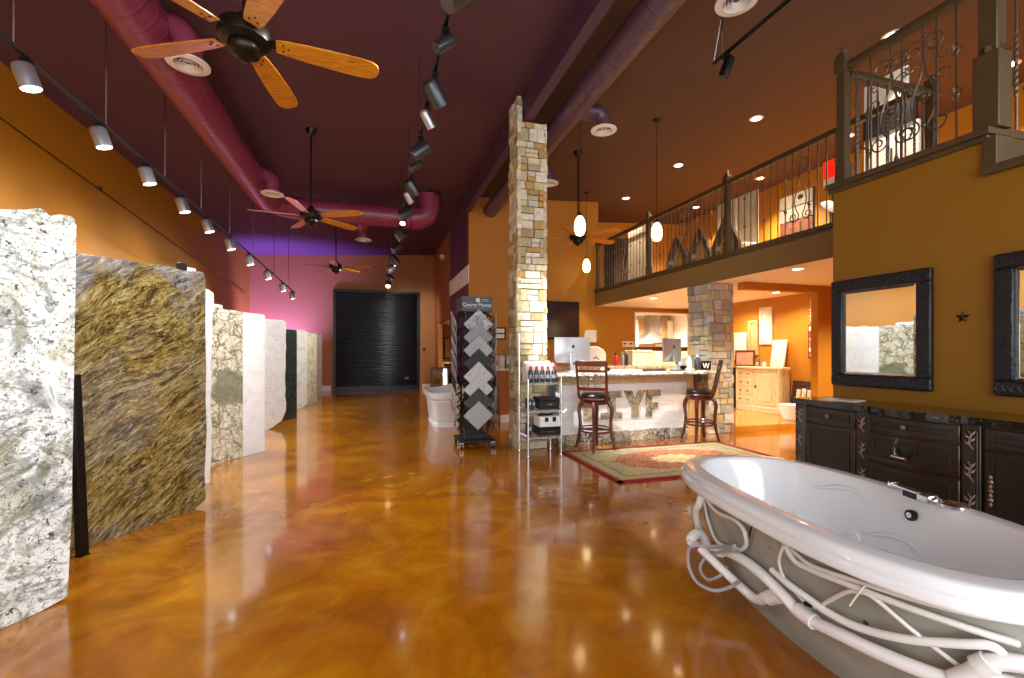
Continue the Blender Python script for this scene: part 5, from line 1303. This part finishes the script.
# ------------------------------------------------------------------ whirlpool tub in front
TC = (2.206, 1.728); TA, TB, TT, TN_ = .966, .524, .154, 2.77
def tring(ins, z, n=72, e=TN_, sh=0, ins2=None):
    out = []; a = TA - ins; b = TB - (ins if ins2 is None else ins2)
    for i in range(n):
        q = 2 * PI * i / n; c, s_ = math.cos(q), math.sin(q)
        l = a * math.copysign(abs(s_) ** (2 / e), s_); w = b * math.copysign(abs(c) ** (2 / e), c)
        out.append((l * math.sin(TT) + w * math.cos(TT), l * math.cos(TT) - w * math.sin(TT), z))
    return out
def tpt(l, w, z): return (l * math.sin(TT) + w * math.cos(TT), l * math.cos(TT) - w * math.sin(TT), z)
t = thing('whirlpool_tub', 'large white whirlpool tub with exposed pipes in the right foreground', 'bathtub', (TC[0], TC[1], 0))
sh = MB().loft([tring(.05, .60), tring(.014, .588), tring(.004, .59), tring(0, .597), tring(0, .602), tring(.001, .626), tring(.003, .631), tring(.012, .637), tring(.016, .642), tring(.019, .662), tring(.023, .670), tring(.033, .675), tring(.045, .677), tring(.105, .679), tring(.12, .678), tring(.13, .673, ins2=.124), tring(.14, .655, ins2=.13), tring(.165, .6, ins2=.138), tring(.23, .46, e=2.6, ins2=.155), tring(.32, .3, e=2.5, ins2=.18), tring(.40, .2, e=2.4, ins2=.215), tring(.47, .165, e=2.4, ins2=.28), tring(.7, .155, e=2.2, ins2=.42)], caps=(False, True)).build('basin', 'porcelain', t, fixn=False)
hull = MB().loft([tring(.26, 0, e=2.3), tring(.245, .03, e=2.3), tring(.2, .14, e=2.4), tring(.135, .3, e=2.5), tring(.09, .46, e=2.6), tring(.07, .6)], caps=(True, False)).build('underside_shell', 'fiberglass', t, fixn=False)
# moulded arm rests, jets, fittings
for s in (1, -1):
    m = MB(); pts = []
    for l0, z0 in ((.34, .56), (.02, .40)):
        pts = []
        for i in range(15):
            f = i / 14; l = l0 + .34 * (f - .5); zz = z0 + .05 * math.sin(PI * (1 - f) ** 1.5)
            wb = .524 - (.138 + (.6 - zz) / .14 * .017 if zz > .46 else .155 + (.46 - zz) / .16 * .025)
            pts.append(tpt(l, s * wb * (1 - (abs(l) / .8) ** 2.6) ** (1 / 2.6), zz))
        m.tube(pts, [.003 + .011 * math.sin(PI * i / 14) for i in range(15)], 10)
    m.build('arm_rest', 'porcelain', t)
for l, w, z in ((.22, .337, .36), (-.35, .337, .36), (.22, -.337, .36), (.55, .25, .36)):
    m = MB(); ax = Vector(tpt(0, 1 if w > 0 else -1, 0)); c = Vector(tpt(l, w, z))
    m.tube([c + ax * .02, c - ax * .006], .036, 18); m.tube([c - ax * .005, c - ax * .014], .018, 14); m.build('jet', 'white_plastic', t)
c = Vector((2.56 - TC[0], 1.60 - TC[1], .585)); ax = Vector(tpt(0, 1, -.12)).normalized()
o = MB().tube([c + ax * .03, c - ax * .003], .027, 20).build('overflow_ring', 'black_metal', t); MB().tube([c, c - ax * .01], .014, 16).build('overflow_knob', 'chrome', o)
c = Vector((2.575 - TC[0], 1.43 - TC[1], .68)); MB().lathe([(.05, 0), (.05, .012), (.04, .022), (.02, .026)], 24, c).build('air_control', 'chrome', t); 
# deck spout
m = MB(); M = Matrix.Translation(Vector((2.53 - TC[0], 1.56 - TC[1], .684))) @ Matrix.Rotation(-TT - .12, 4, 'Z'); m.M = M
m.box((-.022, -.06, .028), (.022, .13, .044)); m.box((-.025, .11, .022), (.025, .135, .048)); sp = m.build('spout', 'chrome', t, bevel=.006)
m = MB(); m.M = M; m.box((-.03, -.1, .0), (.03, -.03, .046)); m.tube([(0, -.115, .02), (0, -.09, .02)], .018, 14); m.build('spout_block', 'chrome', sp, bevel=.012)
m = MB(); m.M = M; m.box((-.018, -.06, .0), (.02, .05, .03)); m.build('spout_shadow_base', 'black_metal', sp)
def pipe(name, pts, r, mat='pvc', k=5, n=10):
    P = [(p[0] - TC[0], p[1] - TC[1], p[2]) for p in pts]
    return MB().tube(smoothpts(P, k), r, n).build(name, mat, t)
p1 = pipe('main_pipe', [(1.9, 2.235, .225), (1.87, 2.13, .27), (1.836, 2.04, .312), (1.785, 1.871, .35), (1.757, 1.707, .344), (1.757, 1.593, .304), (1.762, 1.512, .267), (1.745, 1.33, .295), (1.757, 1.159, .312), (1.80, 1.013, .325), (1.87, .9, .33)], .026)
for q0, q1 in (((1.766, 1.535, .277), (1.755, 1.45, .275)), ((1.86, 2.1, .285), (1.88, 2.17, .255))):
    MB().tube([(q0[0] - TC[0], q0[1] - TC[1], q0[2]), (q1[0] - TC[0], q1[1] - TC[1], q1[2])], .033, 14).build('coupling', 'pvc', p1)
p2 = pipe('drain_pipe', [(1.757, 2.237, .298), (1.80, 2.215, .268), (1.84, 2.06, .195), (1.872, 1.915, .135), (1.845, 1.82, .16), (1.822, 1.767, .205), (1.79, 1.66, .275)], .024)
MB().tube([(1.797 - TC[0], 2.218 - TC[1], .27), (1.80 - TC[0], 2.205 - TC[1], .262)], .0265, 14).build('red_tag', 'red_plastic', p2)
MB().tube([(1.80 - TC[0], 1.72 - TC[1], .23), (1.785 - TC[0], 1.65 - TC[1], .28)], .034, 14).build('coupling', 'pvc', p2)
e = pipe('elbow', [(1.91, 2.25, .215), (1.88, 2.265, .29), (1.835, 2.262, .325), (1.785, 2.245, .318), (1.757, 2.232, .298)], .029)
pipe('riser_pipe', [(1.80, 2.19, .575), (1.80, 2.21, .52), (1.83, 2.275, .45), (1.89, 2.33, .34), (1.92, 2.3, .24)], .02)
pipe('air_hose', [(1.841, 2.227, .55), (1.86, 2.207, .415), (1.87, 2.15, .32), (1.83, 1.998, .35), (1.79, 1.865, .402)], .008, 'hose_clear')
pipe('air_hose', [(1.824, 2.19, .56), (1.785, 2.046, .53), (1.748, 1.881, .548), (1.742, 1.816, .522), (1.765, 1.826, .446), (1.80, 1.9, .382)], .011, 'hose_clear')
pipe('black_cable', [(1.74, 1.76, .58), (1.765, 1.814, .476), (1.80, 1.88, .41), (1.836, 1.989, .35)], .004, 'rubber_black')
pipe('grey_cable', [(1.72, 1.855, .43), (1.80, 2.06, .3), (1.83, 2.16, .25), (1.78, 2.18, .17), (1.78, 2.12, .128), (1.81, 2.06, .17), (1.85, 2.05, .22)], .008, 'hose_grey')
pipe('grey_cable', [(1.715, 1.845, .435), (1.78, 2.08, .325), (1.73, 2.19, .29), (1.716, 2.197, .194), (1.695, 2.1, .136), (1.716, 1.988, .142), (1.80, 1.96, .165), (1.86, 1.97, .18)], .009, 'hose_grey', 6)
pipe('air_hose', [(1.715, 1.56, .565), (1.706, 1.505, .515), (1.699, 1.412, .514), (1.699, 1.257, .53), (1.73, 1.093, .534), (1.797, .964, .526), (1.885, .885, .507)], .012, 'hose_clear')
pipe('air_hose', [(1.72, 1.53, .55), (1.706, 1.43, .53), (1.702, 1.26, .552), (1.735, 1.093, .565), (1.797, .961, .573), (1.888, .88, .575)], .009, 'hose_clear')
pipe('air_hose', [(1.70, 1.55, .56), (1.72, 1.593, .47), (1.742, 1.578, .39), (1.748, 1.483, .336), (1.747, 1.465, .333)], .007, 'hose_clear')
pipe('air_hose', [(1.747, 1.466, .333), (1.739, 1.42, .359), (1.716, 1.347, .429), (1.70, 1.273, .498), (1.698, 1.223, .522), (1.705, 1.179, .522), (1.752, 1.077, .449), (1.835, .985, .365)], .008, 'hose_clear')
MB().tube([(1.747 - TC[0], 1.485 - TC[1], .335), (1.745 - TC[0], 1.445 - TC[1], .345)], .011, 10).build('hose_joiner', 'bronze', t)
pipe('supply_pipe', [(1.745, 1.654, .4), (1.73, 1.552, .386), (1.727, 1.436, .373), (1.728, 1.377, .364), (1.729, 1.26, .371), (1.74, 1.114, .412), (1.785, .984, .466), (1.825, .922, .49), (1.855, .90, .462), (1.875, .9, .43)], .015)
f = pipe('pump_elbow', [(1.80, 1.0, .34), (1.808, .96, .385), (1.818, .93, .43), (1.84, .9, .452), (1.88, .86, .46), (1.93, .82, .46)], .026)
pipe('pump_elbow', [(1.80, .98, .36), (1.85, .92, .38), (1.90, .87, .38), (1.95, .82, .38)], .024)
MB().tube([(1.813 - TC[0], .945 - TC[1], .41), (1.824 - TC[0], .92 - TC[1], .44)], .033, 14).build('coupling', 'pvc', f)
pipe('cable_tie', [(1.69, 1.20, .56), (1.683, 1.215, .53), (1.675, 1.245, .465)], .003, 'cream_board')
for p in ((1.769, 1.674, .495), (1.782, 1.257, .382), (1.813, 1.699, .361), (1.74, 1.222, .55)):
    MB().ball((p[0] - TC[0], p[1] - TC[1], p[2]), .016, 10, 6).build('jet_body', 'gunmetal', t)

# ------------------------------------------------------------------ ambience and colour management
W = bpy.data.worlds.new('world'); SC.world = W; W.use_nodes = True
W.node_tree.nodes['Background'].inputs[0].default_value = (.94, .98, 1.03, 1)
W.node_tree.nodes['Background'].inputs[1].default_value = 2.2
SC.view_settings.view_transform = 'Standard'; SC.view_settings.look = 'None'; SC.view_settings.gamma = 1; SC.view_settings.exposure = 0.97
SC.view_settings.use_curve_mapping = False
SC.cycles.use_denoising = True
